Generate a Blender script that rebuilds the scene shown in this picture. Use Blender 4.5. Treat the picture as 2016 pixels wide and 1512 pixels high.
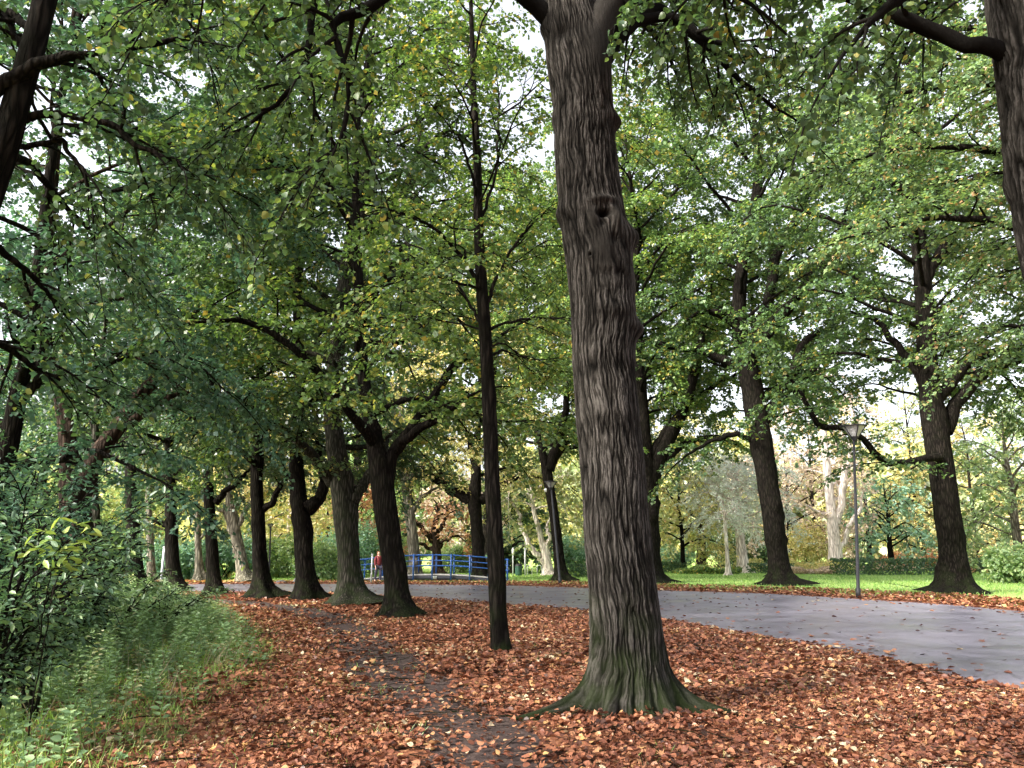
import bpy, math, random
import numpy as np
from mathutils import Vector

for o in list(bpy.data.objects): bpy.data.objects.remove(o)
S = bpy.context.scene
COL = S.collection
R = math.radians
pi = math.pi

# ------------------------------------------------------------------ camera
F = 1520.0; CH = 1.45; PITCH = math.atan(339/F)
SP, CP = math.sin(PITCH), math.cos(PITCH)
cd = bpy.data.cameras.new('camera'); cam = bpy.data.objects.new('camera', cd); COL.objects.link(cam)
cam.location = (0, 0, CH); cam.rotation_euler = (pi/2 + PITCH, 0, 0)
cd.sensor_width = 36; cd.lens = F/2016*36; cd.clip_start = .05; cd.clip_end = 2000
S.camera = cam

# ------------------------------------------------------------------ light
SUN_EL, SUN_AZ = R(36), R(-122)     # azimuth measured from +Y towards +X
w = bpy.data.worlds.new('World'); S.world = w; w.use_nodes = True
nt = w.node_tree; bg = nt.nodes['Background']
sky = nt.nodes.new('ShaderNodeTexSky'); sky.sky_type = 'NISHITA'; sky.sun_disc = False
sky.sun_elevation = SUN_EL; sky.sun_rotation = SUN_AZ
sky.air_density = 1.0; sky.dust_density = 6.0; sky.ozone_density = 1.0
hs = nt.nodes.new('ShaderNodeHueSaturation'); hs.inputs['Saturation'].default_value = .3
nt.links.new(sky.outputs[0], hs.inputs['Color']); nt.links.new(hs.outputs[0], bg.inputs[0])
bg.inputs[1].default_value = .15
sl = bpy.data.lights.new('sun', 'SUN'); sl.energy = 3.2; sl.angle = R(14); sl.color = (1, .93, .8)
so = bpy.data.objects.new('sun', sl); COL.objects.link(so)
sdir = Vector((math.sin(SUN_AZ)*math.cos(SUN_EL), math.cos(SUN_AZ)*math.cos(SUN_EL), math.sin(SUN_EL)))
so.rotation_euler = sdir.to_track_quat('Z', 'Y').to_euler()
S.view_settings.view_transform = 'Standard'; S.view_settings.look = 'None'
S.view_settings.gamma = 1; S.view_settings.exposure = 2.12
cy = S.cycles
cy.max_bounces = 7; cy.diffuse_bounces = 4; cy.glossy_bounces = 2; cy.transmission_bounces = 5
cy.transparent_max_bounces = 4; cy.sample_clamp_indirect = 4; cy.caustics_reflective = False; cy.caustics_refractive = False

# ------------------------------------------------------------------ geometry helpers
def P(x, y, d):
    """point seen at photo pixel x, y at forward distance d"""
    u, v = (x-1008)/F, (756-y)/F
    dy, dz = CP - v*SP, SP + v*CP
    t = d/dy
    return np.array([u*t, d, CH + dz*t])
def G(x, y):
    u, v = (x-1008)/F, (756-y)/F
    dy, dz = CP - v*SP, SP + v*CP
    t = -CH/dz
    return np.array([u*t, dy*t, 0.])
def rise(y):
    t = np.clip((np.asarray(y, float)-88)/120, 0, 1)
    return 5*t*t*(3-2*t)
def ln(v): return np.linalg.norm(v, axis=-1, keepdims=True)
def nz(v): return v/np.maximum(ln(v), 1e-9)

def new_mesh(name, V, faces, mat, attrs=None, smooth=False):
    """V (n,3); faces: list of (m,k) int arrays"""
    me = bpy.data.meshes.new(name)
    V = np.ascontiguousarray(V, np.float32)
    me.vertices.add(len(V)); me.vertices.foreach_set('co', V.ravel())
    loops = np.concatenate([f.ravel() for f in faces]).astype(np.int32)
    cnt = np.concatenate([np.full(len(f), f.shape[1]) for f in faces]).astype(np.int32)
    st = np.concatenate([[0], np.cumsum(cnt)[:-1]]).astype(np.int32)
    me.loops.add(len(loops)); me.loops.foreach_set('vertex_index', loops)
    me.polygons.add(len(cnt)); me.polygons.foreach_set('loop_start', st)
    try: me.polygons.foreach_set('loop_total', cnt)
    except Exception: pass
    if smooth: me.polygons.foreach_set('use_smooth', np.ones(len(cnt), bool))
    for k, a in (attrs or {}).items():
        at = me.attributes.new(k, 'FLOAT', 'POINT'); at.data.foreach_set('value', np.ascontiguousarray(a, np.float32))
    me.update(calc_edges=True); me.validate()
    if mat: me.materials.append(mat)
    return me
def link(name, me, parent=None, loc=None):
    o = bpy.data.objects.new(name, me); COL.objects.link(o)
    if parent: o.parent = parent
    if loc is not None: o.location = loc
    return o
def tag(o, label=None, cat=None, group=None, kind=None):
    if label: o['label'] = label
    if cat: o['category'] = cat
    if group: o['group'] = group
    if kind: o['kind'] = kind
    return o
def thing(name, loc, label, cat, group=None, rz=0):
    o = bpy.data.objects.new(name, None); COL.objects.link(o); o.location = loc; o.rotation_euler.z = rz
    o.empty_display_size = .2
    return tag(o, label, cat, group)

class Geo:
    def __init__(s): s.V = []; s.F = {}; s.n = 0; s.A = []
    def add(s, V, F, a=0.):
        V = np.asarray(V, float).reshape(-1, 3); F = np.asarray(F, int)
        s.F.setdefault(F.shape[1], []).append(F + s.n); s.V.append(V); s.n += len(V)
        s.A.append(np.broadcast_to(np.asarray(a, float), (len(V),)))
    def mesh(s, name, mat, off=(0, 0, 0), smooth=False, attr='lv'):
        return new_mesh(name, np.concatenate(s.V)-np.asarray(off), [np.concatenate(f) for f in s.F.values()], mat,
                        {attr: np.concatenate(s.A)}, smooth)
    def box(s, c, h, rz=0.):
        c = np.asarray(c, float); hx, hy, hz = h
        q = np.array([[-1,-1,-1],[1,-1,-1],[1,1,-1],[-1,1,-1],[-1,-1,1],[1,-1,1],[1,1,1],[-1,1,1]])*[hx, hy, hz]
        cr, sr = math.cos(rz), math.sin(rz)
        q = q @ np.array([[cr, sr, 0], [-sr, cr, 0], [0, 0, 1]]) + c
        s.add(q, [[0,3,2,1],[4,5,6,7],[0,1,5,4],[1,2,6,5],[2,3,7,6],[3,0,4,7]])
    def tube(s, pts, rad, k=8, caps=True):
        pts = np.asarray(pts, float); rad = np.broadcast_to(np.asarray(rad, float), (len(pts),))
        V, Fq = tubes(pts[None], rad[None], k); n0 = s.n
        s.add(V, Fq)
        if caps:
            for j, rev in ((0, 1), (len(pts)-1, 0)):
                ring = [j*k + i for i in range(k)]
                s.F.setdefault(k, []).append(np.array([ring[::-1] if rev else ring]) + n0)
    def lathe(s, c, prof, k=20):
        a = np.arange(k)/k*2*pi
        V = np.array([[c[0]+r*math.cos(t), c[1]+r*math.sin(t), c[2]+z] for r, z in prof for t in a])
        n = len(prof); Fq = [[j*k+i, j*k+(i+1)%k, (j+1)*k+(i+1)%k, (j+1)*k+i] for j in range(n-1) for i in range(k)]
        s.add(V, Fq)

def tubes(Pt, Rd, k):
    """Pt (M,n,3), Rd (M,n) -> verts, quads"""
    M, n, _ = Pt.shape
    T = nz(np.gradient(Pt, axis=1))
    ref = np.where(np.abs(T[:, :1, 2:3]) > .8, np.array([[[1., .2, 0]]]), np.array([[[0, 0, 1.]]]))
    A = nz(np.cross(T, np.broadcast_to(ref, T.shape))); B = np.cross(T, A)
    th = np.arange(k)/k*2*pi
    V = Pt[:, :, None] + Rd[:, :, None, None]*(A[:, :, None]*np.cos(th)[:, None] + B[:, :, None]*np.sin(th)[:, None])
    i = np.arange(k); j = np.arange(n-1); m = np.arange(M)
    b = (m[:, None, None]*n + j[None, :, None])*k
    i2 = (i+1) % k
    Fq = np.stack([b+i, b+i2, b+k+i2, b+k+i], -1).reshape(-1, 4)
    return V.reshape(-1, 3), Fq

def smooth_path(pts, n):
    """Catmull-Rom resample of (m,c) control points"""
    p = np.asarray(pts, float)
    if len(p) == 2: 
        t = np.linspace(0, 1, n)[:, None]; return p[0]*(1-t)+p[1]*t
    q = np.concatenate([[2*p[0]-p[1]], p, [2*p[-1]-p[-2]]])
    L = np.concatenate([[0], np.cumsum(np.maximum(np.linalg.norm(np.diff(p[:, :3], axis=0), axis=1), 1e-6))])
    s = np.linspace(0, L[-1], n); i = np.clip(np.searchsorted(L, s, side='right')-1, 0, len(p)-2)
    t = ((s-L[i])/(L[i+1]-L[i]))[:, None]
    a, b, c, d = q[i], q[i+1], q[i+2], q[i+3]
    return .5*((2*b) + (-a+c)*t + (2*a-5*b+4*c-d)*t*t + (-a+3*b-3*c+d)*t**3)

def perlin(u, v, pu, seed):
    """2D gradient noise, periodic in u with integer period pu"""
    rg = np.random.default_rng(seed); NV = 997
    ang = rg.random((pu, NV))*2*pi
    iu, iv = np.floor(u).astype(int), np.floor(v).astype(int)
    fu, fv = u-iu, v-iv
    su, sv = fu*fu*fu*(fu*(fu*6-15)+10), fv*fv*fv*(fv*(fv*6-15)+10)
    def g(a, b):
        t = ang[(iu+a) % pu, (iv+b) % NV]
        return np.cos(t)*(fu-a) + np.sin(t)*(fv-b)
    return ((g(0, 0)*(1-su)+g(1, 0)*su)*(1-sv) + (g(0, 1)*(1-su)+g(1, 1)*su)*sv)*1.5

# leaf templates: x across, y along, z up
def tm(pts, faces): return np.array(pts, float), faces
LEAF = tm([(0,0,0),(-.3,.08,.05),(-.46,.38,.1),(-.3,.72,.06),(0,1,-.06),(.3,.72,.06),(.46,.38,.1),(.3,.08,.05)],
          [[0,4,3,2,1],[0,7,6,5,4]])
KITE = tm([(0,0,0),(-.42,.45,.08),(0,1,-.05),(.42,.45,.08)], [[0,3,2,1]])
MAPLE = tm([(0,0,0),(-.42,-.06,.1),(-.22,.22,.03),(-.62,.42,.14),(-.26,.52,.0),(-.3,.86,.06),(0,.7,-.02),(.02,1.05,.12),
            (.12,.68,-.02),(.34,.84,.1),(.26,.5,.0),(.6,.38,.16),(.2,.2,.02),(.4,-.08,.08)],
           [[0,13,12,11,10,9,8,7],[0,7,6,5,4,3,2,1]])
OVAL = tm([(0,0,0),(-.2,.3,.05),(-.17,.7,.03),(0,1,-.08),(.17,.7,.03),(.2,.3,.05)], [[0,3,2,1],[0,5,4,3]])
BLADE = tm([(-.02,0,0),(.02,0,0),(.014,.55,.06),(-.014,.55,.06),(0,1,.22)], [[0,1,2,3],[3,2,4,4]])
BLADE = tm([(-.025,0,0),(.025,0,0),(.016,.55,.06),(0,1,.25),(-.016,.55,.06)], [[0,1,2,4],[4,2,3]])

def leaf_mesh(name, pos, axis, nor, size, tmpl, mat, rng, off=(0, 0, 0), lv=None, curl=0.):
    T, fs = tmpl; N, k = len(pos), len(T)
    Y = nz(axis); X = nz(np.cross(Y, nor)); Z = np.cross(X, Y)
    t = np.broadcast_to(T, (N, k, 3)).copy()
    if curl: t[:, :, 2] = t[:, :, 2]*(rng.random((N, 1))*3-1)*curl + (rng.random((N, 1))*.5-.1)*(t[:, :, 0]**2+(t[:, :, 1]-.4)**2)*curl
    s = size[:, None, None]
    V = pos[:, None] + s*(t[:, :, 0:1]*X[:, None] + t[:, :, 1:2]*Y[:, None] + t[:, :, 2:3]*Z[:, None]) - np.asarray(off)
    if lv is None: lv = rng.random(N)
    F_ = {}
    b = (np.arange(N)*k)[:, None]
    for f in fs: F_.setdefault(len(f), []).append(b + np.array(f)[None])
    return new_mesh(name, V.reshape(-1, 3), [np.concatenate(x) for x in F_.values()], mat, {'lv': np.repeat(lv, k)})

# ------------------------------------------------------------------ materials
def mat(name):
    m = bpy.data.materials.new(name); m.use_nodes = True
    n = m.node_tree; return m, n, n.nodes['Principled BSDF'], n.links.new
def node(n, t, **kw):
    x = n.nodes.new(t)
    for k, v in kw.items():
        if k in x.inputs.keys(): x.inputs[k].default_value = v
        else: setattr(x, k, v)
    return x
def ramp(n, stops, interp='LINEAR'):
    r = n.nodes.new('ShaderNodeValToRGB'); r.color_ramp.interpolation = interp; e = r.color_ramp.elements
    while len(e) < len(stops): e.new(.5)
    for i, (p, c) in enumerate(stops):
        e[i].position = p; e[i].color = (*c, 1) if len(c) == 3 else c
    return r
def leaf_mat(name, stops, trans=.42, rough=.38, clump=.17, spec=.6, tint=(1.15, 1.2, .65)):
    m, n, b, L = mat(name)
    at = node(n, 'ShaderNodeAttribute', attribute_name='lv')
    tc = node(n, 'ShaderNodeNewGeometry')
    ns = node(n, 'ShaderNodeTexNoise', Scale=.55, Detail=2.); L(tc.outputs['Position'], ns.inputs['Vector'])
    mm = node(n, 'ShaderNodeMath', operation='MULTIPLY_ADD'); L(ns.outputs[0], mm.inputs[0]); mm.inputs[1].default_value = clump*3; mm.inputs[2].default_value = -clump*1.5
    ad = node(n, 'ShaderNodeMath', operation='ADD', use_clamp=True); L(mm.outputs[0], ad.inputs[0]); L(at.outputs['Fac'], ad.inputs[1])
    r = ramp(n, stops); L(ad.outputs[0], r.inputs[0])
    L(r.outputs[0], b.inputs['Base Color']); b.inputs['Roughness'].default_value = rough; b.inputs['Specular IOR Level'].default_value = spec
    tr = node(n, 'ShaderNodeBsdfTranslucent')
    mu = node(n, 'ShaderNodeMix', data_type='RGBA', blend_type='MULTIPLY'); mu.inputs[0].default_value = 1
    L(r.outputs[0], mu.inputs[6]); mu.inputs[7].default_value = (*tint, 1); L(mu.outputs[2], tr.inputs[0])
    mx = node(n, 'ShaderNodeMixShader'); mx.inputs[0].default_value = trans
    L(b.outputs[0], mx.inputs[1]); L(tr.outputs[0], mx.inputs[2]); L(mx.outputs[0], n.nodes['Material Output'].inputs[0])
    return m
M = {}
M['green'] = leaf_mat('leaf_green', [(0, (.04, .075, .042)), (.45, (.07, .13, .055)), (.8, (.115, .19, .07)), (.97, (.19, .25, .08)), (1, (.38, .30, .08))])
M['deep'] = leaf_mat('leaf_deep_green', [(0, (.04, .08, .05)), (.5, (.065, .13, .07)), (.9, (.11, .19, .08)), (1, (.26, .27, .08))])
M['lime'] = leaf_mat('leaf_lime', [(0, (.055, .105, .038)), (.4, (.10, .18, .055)), (.8, (.17, .26, .07)), (.96, (.33, .35, .10)), (1, (.50, .37, .09))])
M['blue'] = leaf_mat('leaf_blue_green', [(0, (.045, .10, .075)), (.6, (.08, .165, .11)), (.95, (.13, .23, .14)), (1, (.3, .36, .12))], tint=(1.1, 1.2, .8))
M['olive2'] = leaf_mat('leaf_soft_green', [(0, (.07, .12, .06)), (.5, (.12, .2, .09)), (.9, (.22, .3, .11)), (1, (.42, .25, .14))])
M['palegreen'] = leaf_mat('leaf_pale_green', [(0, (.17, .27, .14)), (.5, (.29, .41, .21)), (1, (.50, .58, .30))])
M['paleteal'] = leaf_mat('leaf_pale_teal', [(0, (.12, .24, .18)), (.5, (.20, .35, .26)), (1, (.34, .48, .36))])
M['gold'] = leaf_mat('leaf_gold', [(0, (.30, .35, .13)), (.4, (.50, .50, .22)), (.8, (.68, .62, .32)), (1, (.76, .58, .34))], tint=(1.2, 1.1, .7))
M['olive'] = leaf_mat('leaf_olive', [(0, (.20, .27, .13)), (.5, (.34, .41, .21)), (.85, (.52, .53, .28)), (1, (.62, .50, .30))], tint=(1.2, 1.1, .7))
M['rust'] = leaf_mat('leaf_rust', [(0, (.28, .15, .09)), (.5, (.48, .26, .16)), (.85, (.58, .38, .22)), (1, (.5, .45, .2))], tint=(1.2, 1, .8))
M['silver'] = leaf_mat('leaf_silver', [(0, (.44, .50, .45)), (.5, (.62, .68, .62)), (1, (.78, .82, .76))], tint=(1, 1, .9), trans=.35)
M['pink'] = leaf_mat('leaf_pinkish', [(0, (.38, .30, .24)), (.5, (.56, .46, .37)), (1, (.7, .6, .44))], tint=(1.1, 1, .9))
M['shrub'] = leaf_mat('leaf_shrub', [(0, (.06, .12, .07)), (.5, (.10, .18, .10)), (.9, (.17, .27, .13)), (1, (.28, .36, .12))], trans=.35, rough=.42, tint=(1.1, 1.2, .7))
M['yellowshoot'] = leaf_mat('leaf_yellow_shoot', [(0, (.22, .33, .08)), (1, (.42, .5, .15))], trans=.35)
M['weed'] = leaf_mat('leaf_weed', [(0, (.10, .17, .09)), (.5, (.17, .27, .13)), (.9, (.27, .38, .19)), (1, (.45, .44, .26))], trans=.3)
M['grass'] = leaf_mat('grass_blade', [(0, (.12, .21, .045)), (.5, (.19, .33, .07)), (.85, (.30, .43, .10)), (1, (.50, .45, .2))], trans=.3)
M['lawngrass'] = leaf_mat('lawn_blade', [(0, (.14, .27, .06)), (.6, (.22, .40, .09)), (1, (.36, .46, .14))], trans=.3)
M['straw'] = leaf_mat('dry_grass', [(0, (.22, .18, .10)), (1, (.46, .38, .24))], trans=.2, tint=(1, .95, .8))
M['litter'] = leaf_mat('fallen_leaf', [(0, (.045, .02, .014)), (.2, (.15, .052, .032)), (.45, (.19, .070, .038)), (.70, (.29, .115, .062)), (.90, (.38, .18, .095)), (.985, (.48, .28, .11)), (1, (.58, .46, .30))],
                       trans=.12, rough=.45, clump=.3, spec=.4, tint=(1, .8, .6))
M['litteryellow'] = leaf_mat('fallen_leaf_yellow', [(0, (.25, .10, .03)), (.5, (.50, .24, .07)), (1, (.62, .42, .12))], trans=.12, tint=(1, .8, .6))

def bark_mat(name, c0, c1, moss=0., scale=1., bump=1., mossh=1.2):
    m, n, b, L = mat(name)
    tc = node(n, 'ShaderNodeTexCoord'); mp = node(n, 'ShaderNodeMapping'); mp.inputs['Scale'].default_value = (11*scale, 11*scale, 1.5*scale)
    nz0 = node(n, 'ShaderNodeTexNoise', Scale=1.3, Detail=3.); L(tc.outputs['Object'], nz0.inputs['Vector'])
    va = node(n, 'ShaderNodeMix', data_type='VECTOR'); va.inputs[0].default_value = .12
    L(tc.outputs['Object'], va.inputs[4]); L(nz0.outputs['Color'], va.inputs[5]); L(va.outputs[1], mp.inputs[0])
    vo = node(n, 'ShaderNodeTexVoronoi', feature='DISTANCE_TO_EDGE', Scale=1.); L(mp.outputs[0], vo.inputs['Vector'])
    n2 = node(n, 'ShaderNodeTexNoise', Scale=4., Detail=8., Roughness=.65); L(mp.outputs[0], n2.inputs['Vector'])
    h0 = node(n, 'ShaderNodeMath', operation='MULTIPLY'); L(vo.outputs['Distance'], h0.inputs[0]); h0.inputs[1].default_value = 2.2
    h1 = node(n, 'ShaderNodeMath', operation='MINIMUM'); L(h0.outputs[0], h1.inputs[0]); h1.inputs[1].default_value = .8
    h2 = node(n, 'ShaderNodeMath', operation='MULTIPLY_ADD'); L(n2.outputs[0], h2.inputs[0]); h2.inputs[1].default_value = .6; L(h1.outputs[0], h2.inputs[2])
    r = ramp(n, [(.25, tuple(.45*x for x in c0)), (.6, c0), (1.15 if False else 1, c1)]); L(h2.outputs[0], r.inputs[0])
    out = r.outputs[0]
    if moss:
        sx = node(n, 'ShaderNodeSeparateXYZ'); L(tc.outputs['Object'], sx.inputs[0])
        mr = node(n, 'ShaderNodeMapRange'); mr.inputs[1].default_value = 0; mr.inputs[2].default_value = mossh; mr.inputs[3].default_value = moss; mr.inputs[4].default_value = moss*.12
        L(sx.outputs[2], mr.inputs[0])
        n3 = node(n, 'ShaderNodeTexNoise', Scale=3.5, Detail=5.); L(tc.outputs['Object'], n3.inputs['Vector'])
        rr = ramp(n, [(.42, (0, 0, 0)), (.62, (1, 1, 1))]); L(n3.outputs[0], rr.inputs[0])
        mm = node(n, 'ShaderNodeMath', operation='MULTIPLY'); L(mr.outputs[0], mm.inputs[0]); L(rr.outputs[0], mm.inputs[1])
        mx = node(n, 'ShaderNodeMix', data_type='RGBA'); L(mm.outputs[0], mx.inputs[0]); L(out, mx.inputs[6]); mx.inputs[7].default_value = (.018, .028, .009, 1)
        out = mx.outputs[2]
    L(out, b.inputs['Base Color']); b.inputs['Roughness'].default_value = .95; b.inputs['Specular IOR Level'].default_value = .04
    bp = node(n, 'ShaderNodeBump', Strength=.9, Distance=.03*bump); L(h2.outputs[0], bp.inputs['Height']); L(bp.outputs[0], b.inputs['Normal'])
    return m
M['bark'] = bark_mat('bark_dark', (.008, .0066, .0058), (.020, .0165, .014), moss=.5, scale=1.5, bump=.7)
M['barkgrey'] = bark_mat('bark_grey', (.026, .025, .020), (.062, .058, .048), moss=.7, mossh=4, scale=1.5, bump=.7)
M['barkpale'] = bark_mat('bark_pale', (.62, .54, .49), (.84, .77, .72), scale=.6, bump=.4)
M['barkash'] = bark_mat('bark_ash', (.12, .11, .085), (.26, .24, .19), moss=.3, scale=.8, bump=.6)
M['barkbrown'] = bark_mat('bark_brown', (.028, .02, .016), (.065, .045, .036))

def main_bark():
    m, n, b, L = mat('bark_furrowed')
    at = node(n, 'ShaderNodeAttribute', attribute_name='lv')
    tc = node(n, 'ShaderNodeTexCoord')
    mp = node(n, 'ShaderNodeMapping'); mp.inputs['Scale'].default_value = (60, 60, 14); L(tc.outputs['Object'], mp.inputs[0])
    n2 = node(n, 'ShaderNodeTexNoise', Scale=1., Detail=8., Roughness=.7); L(mp.outputs[0], n2.inputs['Vector'])
    ma = node(n, 'ShaderNodeMath', operation='MULTIPLY_ADD'); L(n2.outputs[0], ma.inputs[0]); ma.inputs[1].default_value = .5; L(at.outputs['Fac'], ma.inputs[2])
    r = ramp(n, [(.38, (.005, .0045, .004)), (.58, (.012, .0108, .0095)), (.8, (.025, .0225, .020)), (1, (.066, .060, .055))]); L(ma.outputs[0], r.inputs[0])
    n4 = node(n, 'ShaderNodeTexNoise', Scale=2.2, Detail=3.); L(tc.outputs['Object'], n4.inputs['Vector'])
    hv = node(n, 'ShaderNodeHueSaturation'); mr4 = node(n, 'ShaderNodeMapRange'); L(n4.outputs[0], mr4.inputs[0]); mr4.inputs[1].default_value = .3; mr4.inputs[2].default_value = .7; mr4.inputs[3].default_value = .65; mr4.inputs[4].default_value = 1.35
    L(mr4.outputs[0], hv.inputs['Value']); L(r.outputs[0], hv.inputs['Color'])
    sx = node(n, 'ShaderNodeSeparateXYZ'); L(tc.outputs['Object'], sx.inputs[0])
    mr = node(n, 'ShaderNodeMapRange'); mr.inputs[1].default_value = 0; mr.inputs[2].default_value = 1.7; mr.inputs[3].default_value = .75; mr.inputs[4].default_value = .0; L(sx.outputs[2], mr.inputs[0])
    n3 = node(n, 'ShaderNodeTexNoise', Scale=4., Detail=6.); L(tc.outputs['Object'], n3.inputs['Vector'])
    aa = node(n, 'ShaderNodeMath', operation='MULTIPLY_ADD'); L(sx.outputs[2], aa.inputs[0]); aa.inputs[1].default_value = -.16; L(n3.outputs[0], aa.inputs[2])
    rr = ramp(n, [(.3, (0, 0, 0)), (.55, (1, 1, 1))]); L(aa.outputs[0], rr.inputs[0])
    mm = node(n, 'ShaderNodeMath', operation='MULTIPLY'); L(mr.outputs[0], mm.inputs[0]); L(rr.outputs[0], mm.inputs[1])
    mx = node(n, 'ShaderNodeMix', data_type='RGBA'); L(mm.outputs[0], mx.inputs[0]); L(hv.outputs[0], mx.inputs[6]); mx.inputs[7].default_value = (.016, .024, .008, 1)
    L(mx.outputs[2], b.inputs['Base Color']); b.inputs['Roughness'].default_value = .95; b.inputs['Specular IOR Level'].default_value = .04
    bp = node(n, 'ShaderNodeBump', Strength=.8, Distance=.012); L(n2.outputs[0], bp.inputs['Height']); L(bp.outputs[0], b.inputs['Normal'])
    return m
M['mainbark'] = main_bark()

def ground_mat(name, stops, sc=18, bumpd=.03, big=.4, rough=.9, vor=True, stretch=1):
    m, n, b, L = mat(name)
    g = node(n, 'ShaderNodeNewGeometry')
    v = node(n, 'ShaderNodeTexVoronoi', Scale=float(sc)); L(g.outputs['Position'], v.inputs['Vector'])
    ns = node(n, 'ShaderNodeTexNoise', Scale=float(sc)*.6, Detail=8., Roughness=.7); L(g.outputs['Position'], ns.inputs['Vector'])
    nb = node(n, 'ShaderNodeTexNoise', Scale=.35, Detail=4.); L(g.outputs['Position'], nb.inputs['Vector'])
    sc_ = node(n, 'ShaderNodeSeparateColor'); L(v.outputs['Color'], sc_.inputs[0])
    mx = node(n, 'ShaderNodeMath', operation='MULTIPLY_ADD'); L(sc_.outputs[0], mx.inputs[0]); mx.inputs[1].default_value = .55 if vor else 0.; L(ns.outputs[0], mx.inputs[2])
    m2 = node(n, 'ShaderNodeMath', operation='MULTIPLY_ADD'); L(nb.outputs[0], m2.inputs[0]); m2.inputs[1].default_value = big; L(mx.outputs[0], m2.inputs[2])
    m3 = node(n, 'ShaderNodeMath', operation='SUBTRACT'); L(m2.outputs[0], m3.inputs[0]); m3.inputs[1].default_value = big*.5 + (.25 if vor else 0)
    r = ramp(n, stops); L(m3.outputs[0], r.inputs[0]); L(r.outputs[0], b.inputs['Base Color'])
    b.inputs['Roughness'].default_value = rough; b.inputs['Specular IOR Level'].default_value = .2
    bp = node(n, 'ShaderNodeBump', Strength=.8, Distance=bumpd); L(mx.outputs[0], bp.inputs['Height']); L(bp.outputs[0], b.inputs['Normal'])
    return m
M['ground'] = ground_mat('leaf_mould', [(.15, (.035, .018, .012)), (.45, (.12, .045, .025)), (.65, (.27, .10, .05)), (.85, (.38, .18, .09))], 16)
M['trail'] = ground_mat('trodden_earth', [(.2, (.03, .02, .018)), (.6, (.06, .041, .038)), (.9, (.10, .07, .06))], 22, .02)
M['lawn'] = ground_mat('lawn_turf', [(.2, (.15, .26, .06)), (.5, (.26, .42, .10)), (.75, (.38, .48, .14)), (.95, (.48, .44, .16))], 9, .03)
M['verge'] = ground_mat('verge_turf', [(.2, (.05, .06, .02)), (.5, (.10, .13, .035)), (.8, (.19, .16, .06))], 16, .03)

def road_mat():
    m, n, b, L = mat('asphalt_worn')
    g = node(n, 'ShaderNodeNewGeometry')
    a = node(n, 'ShaderNodeTexNoise', Scale=60., Detail=6., Roughness=.7); L(g.outputs['Position'], a.inputs['Vector'])
    c = node(n, 'ShaderNodeTexNoise', Scale=.5, Detail=6., Roughness=.6); L(g.outputs['Position'], c.inputs['Vector'])
    s = node(n, 'ShaderNodeTexVoronoi', Scale=2.2); L(g.outputs['Position'], s.inputs['Vector'])
    sr = ramp(n, [(0, (0, 0, 0)), (.06, (0, 0, 0)), (.13, (1, 1, 1))]); L(s.outputs['Distance'], sr.inputs[0])
    ad = node(n, 'ShaderNodeMath', operation='MULTIPLY_ADD'); L(a.outputs[0], ad.inputs[0]); ad.inputs[1].default_value = .5; L(c.outputs[0], ad.inputs[2])
    r = ramp(n, [(.45, (.095, .088, .118)), (.75, (.15, .138, .18)), (1, (.23, .212, .26))]); L(ad.outputs[0], r.inputs[0])
    mx = node(n, 'ShaderNodeMix', data_type='RGBA'); L(sr.outputs[0], mx.inputs[0]); mx.inputs[6].default_value = (.09, .06, .065, 1); L(r.outputs[0], mx.inputs[7])
    nw = node(n, 'ShaderNodeTexNoise', Scale=1.5, Detail=5.); L(g.outputs['Position'], nw.inputs['Vector'])
    vm = node(n, 'ShaderNodeMix', data_type='VECTOR'); vm.inputs[0].default_value = .3; L(g.outputs['Position'], vm.inputs[4]); L(nw.outputs['Color'], vm.inputs[5])
    ck = node(n, 'ShaderNodeTexVoronoi', feature='DISTANCE_TO_EDGE', Scale=.8); L(vm.outputs[1], ck.inputs['Vector'])
    cr = ramp(n, [(0, (.45, .45, .45)), (.012, (1, 1, 1))]); L(ck.outputs['Distance'], cr.inputs[0])
    st = node(n, 'ShaderNodeTexNoise', Scale=.9, Detail=9., Roughness=.75); L(g.outputs['Position'], st.inputs['Vector'])
    sr2 = ramp(n, [(.38, (.62, .6, .6)), (.55, (1, 1, 1)), (.7, (1.0, 1.0, 1.0))]); L(st.outputs[0], sr2.inputs[0])
    ml = node(n, 'ShaderNodeMix', data_type='RGBA', blend_type='MULTIPLY'); ml.inputs[0].default_value = 1; L(mx.outputs[2], ml.inputs[6]); L(cr.outputs[0], ml.inputs[7])
    m2 = node(n, 'ShaderNodeMix', data_type='RGBA', blend_type='MULTIPLY'); m2.inputs[0].default_value = 1; L(ml.outputs[2], m2.inputs[6]); L(sr2.outputs[0], m2.inputs[7])
    L(m2.outputs[2], b.inputs['Base Color'])
    rr = node(n, 'ShaderNodeMapRange'); L(c.outputs[0], rr.inputs[0]); rr.inputs[1].default_value = .35; rr.inputs[2].default_value = .65; rr.inputs[3].default_value = .3; rr.inputs[4].default_value = .5
    L(rr.outputs[0], b.inputs['Roughness'])
    bp = node(n, 'ShaderNodeBump', Strength=.4, Distance=.006); L(a.outputs[0], bp.inputs['Height']); L(bp.outputs[0], b.inputs['Normal'])
    return m
M['road'] = road_mat()
def plain(name, c, rough=.5, metal=0., var=.15):
    m, n, b, L = mat(name)
    tc = node(n, 'ShaderNodeTexCoord'); ns = node(n, 'ShaderNodeTexNoise', Scale=7., Detail=5.); L(tc.outputs['Object'], ns.inputs['Vector'])
    r = ramp(n, [(.3, tuple(x*(1-var) for x in c)), (.7, tuple(min(1, x*(1+var)) for x in c))]); L(ns.outputs[0], r.inputs[0])
    L(r.outputs[0], b.inputs['Base Color']); b.inputs['Roughness'].default_value = rough; b.inputs['Metallic'].default_value = metal
    return m
M['bluepaint'] = plain('blue_paint', (.015, .075, .27), .4)
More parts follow.
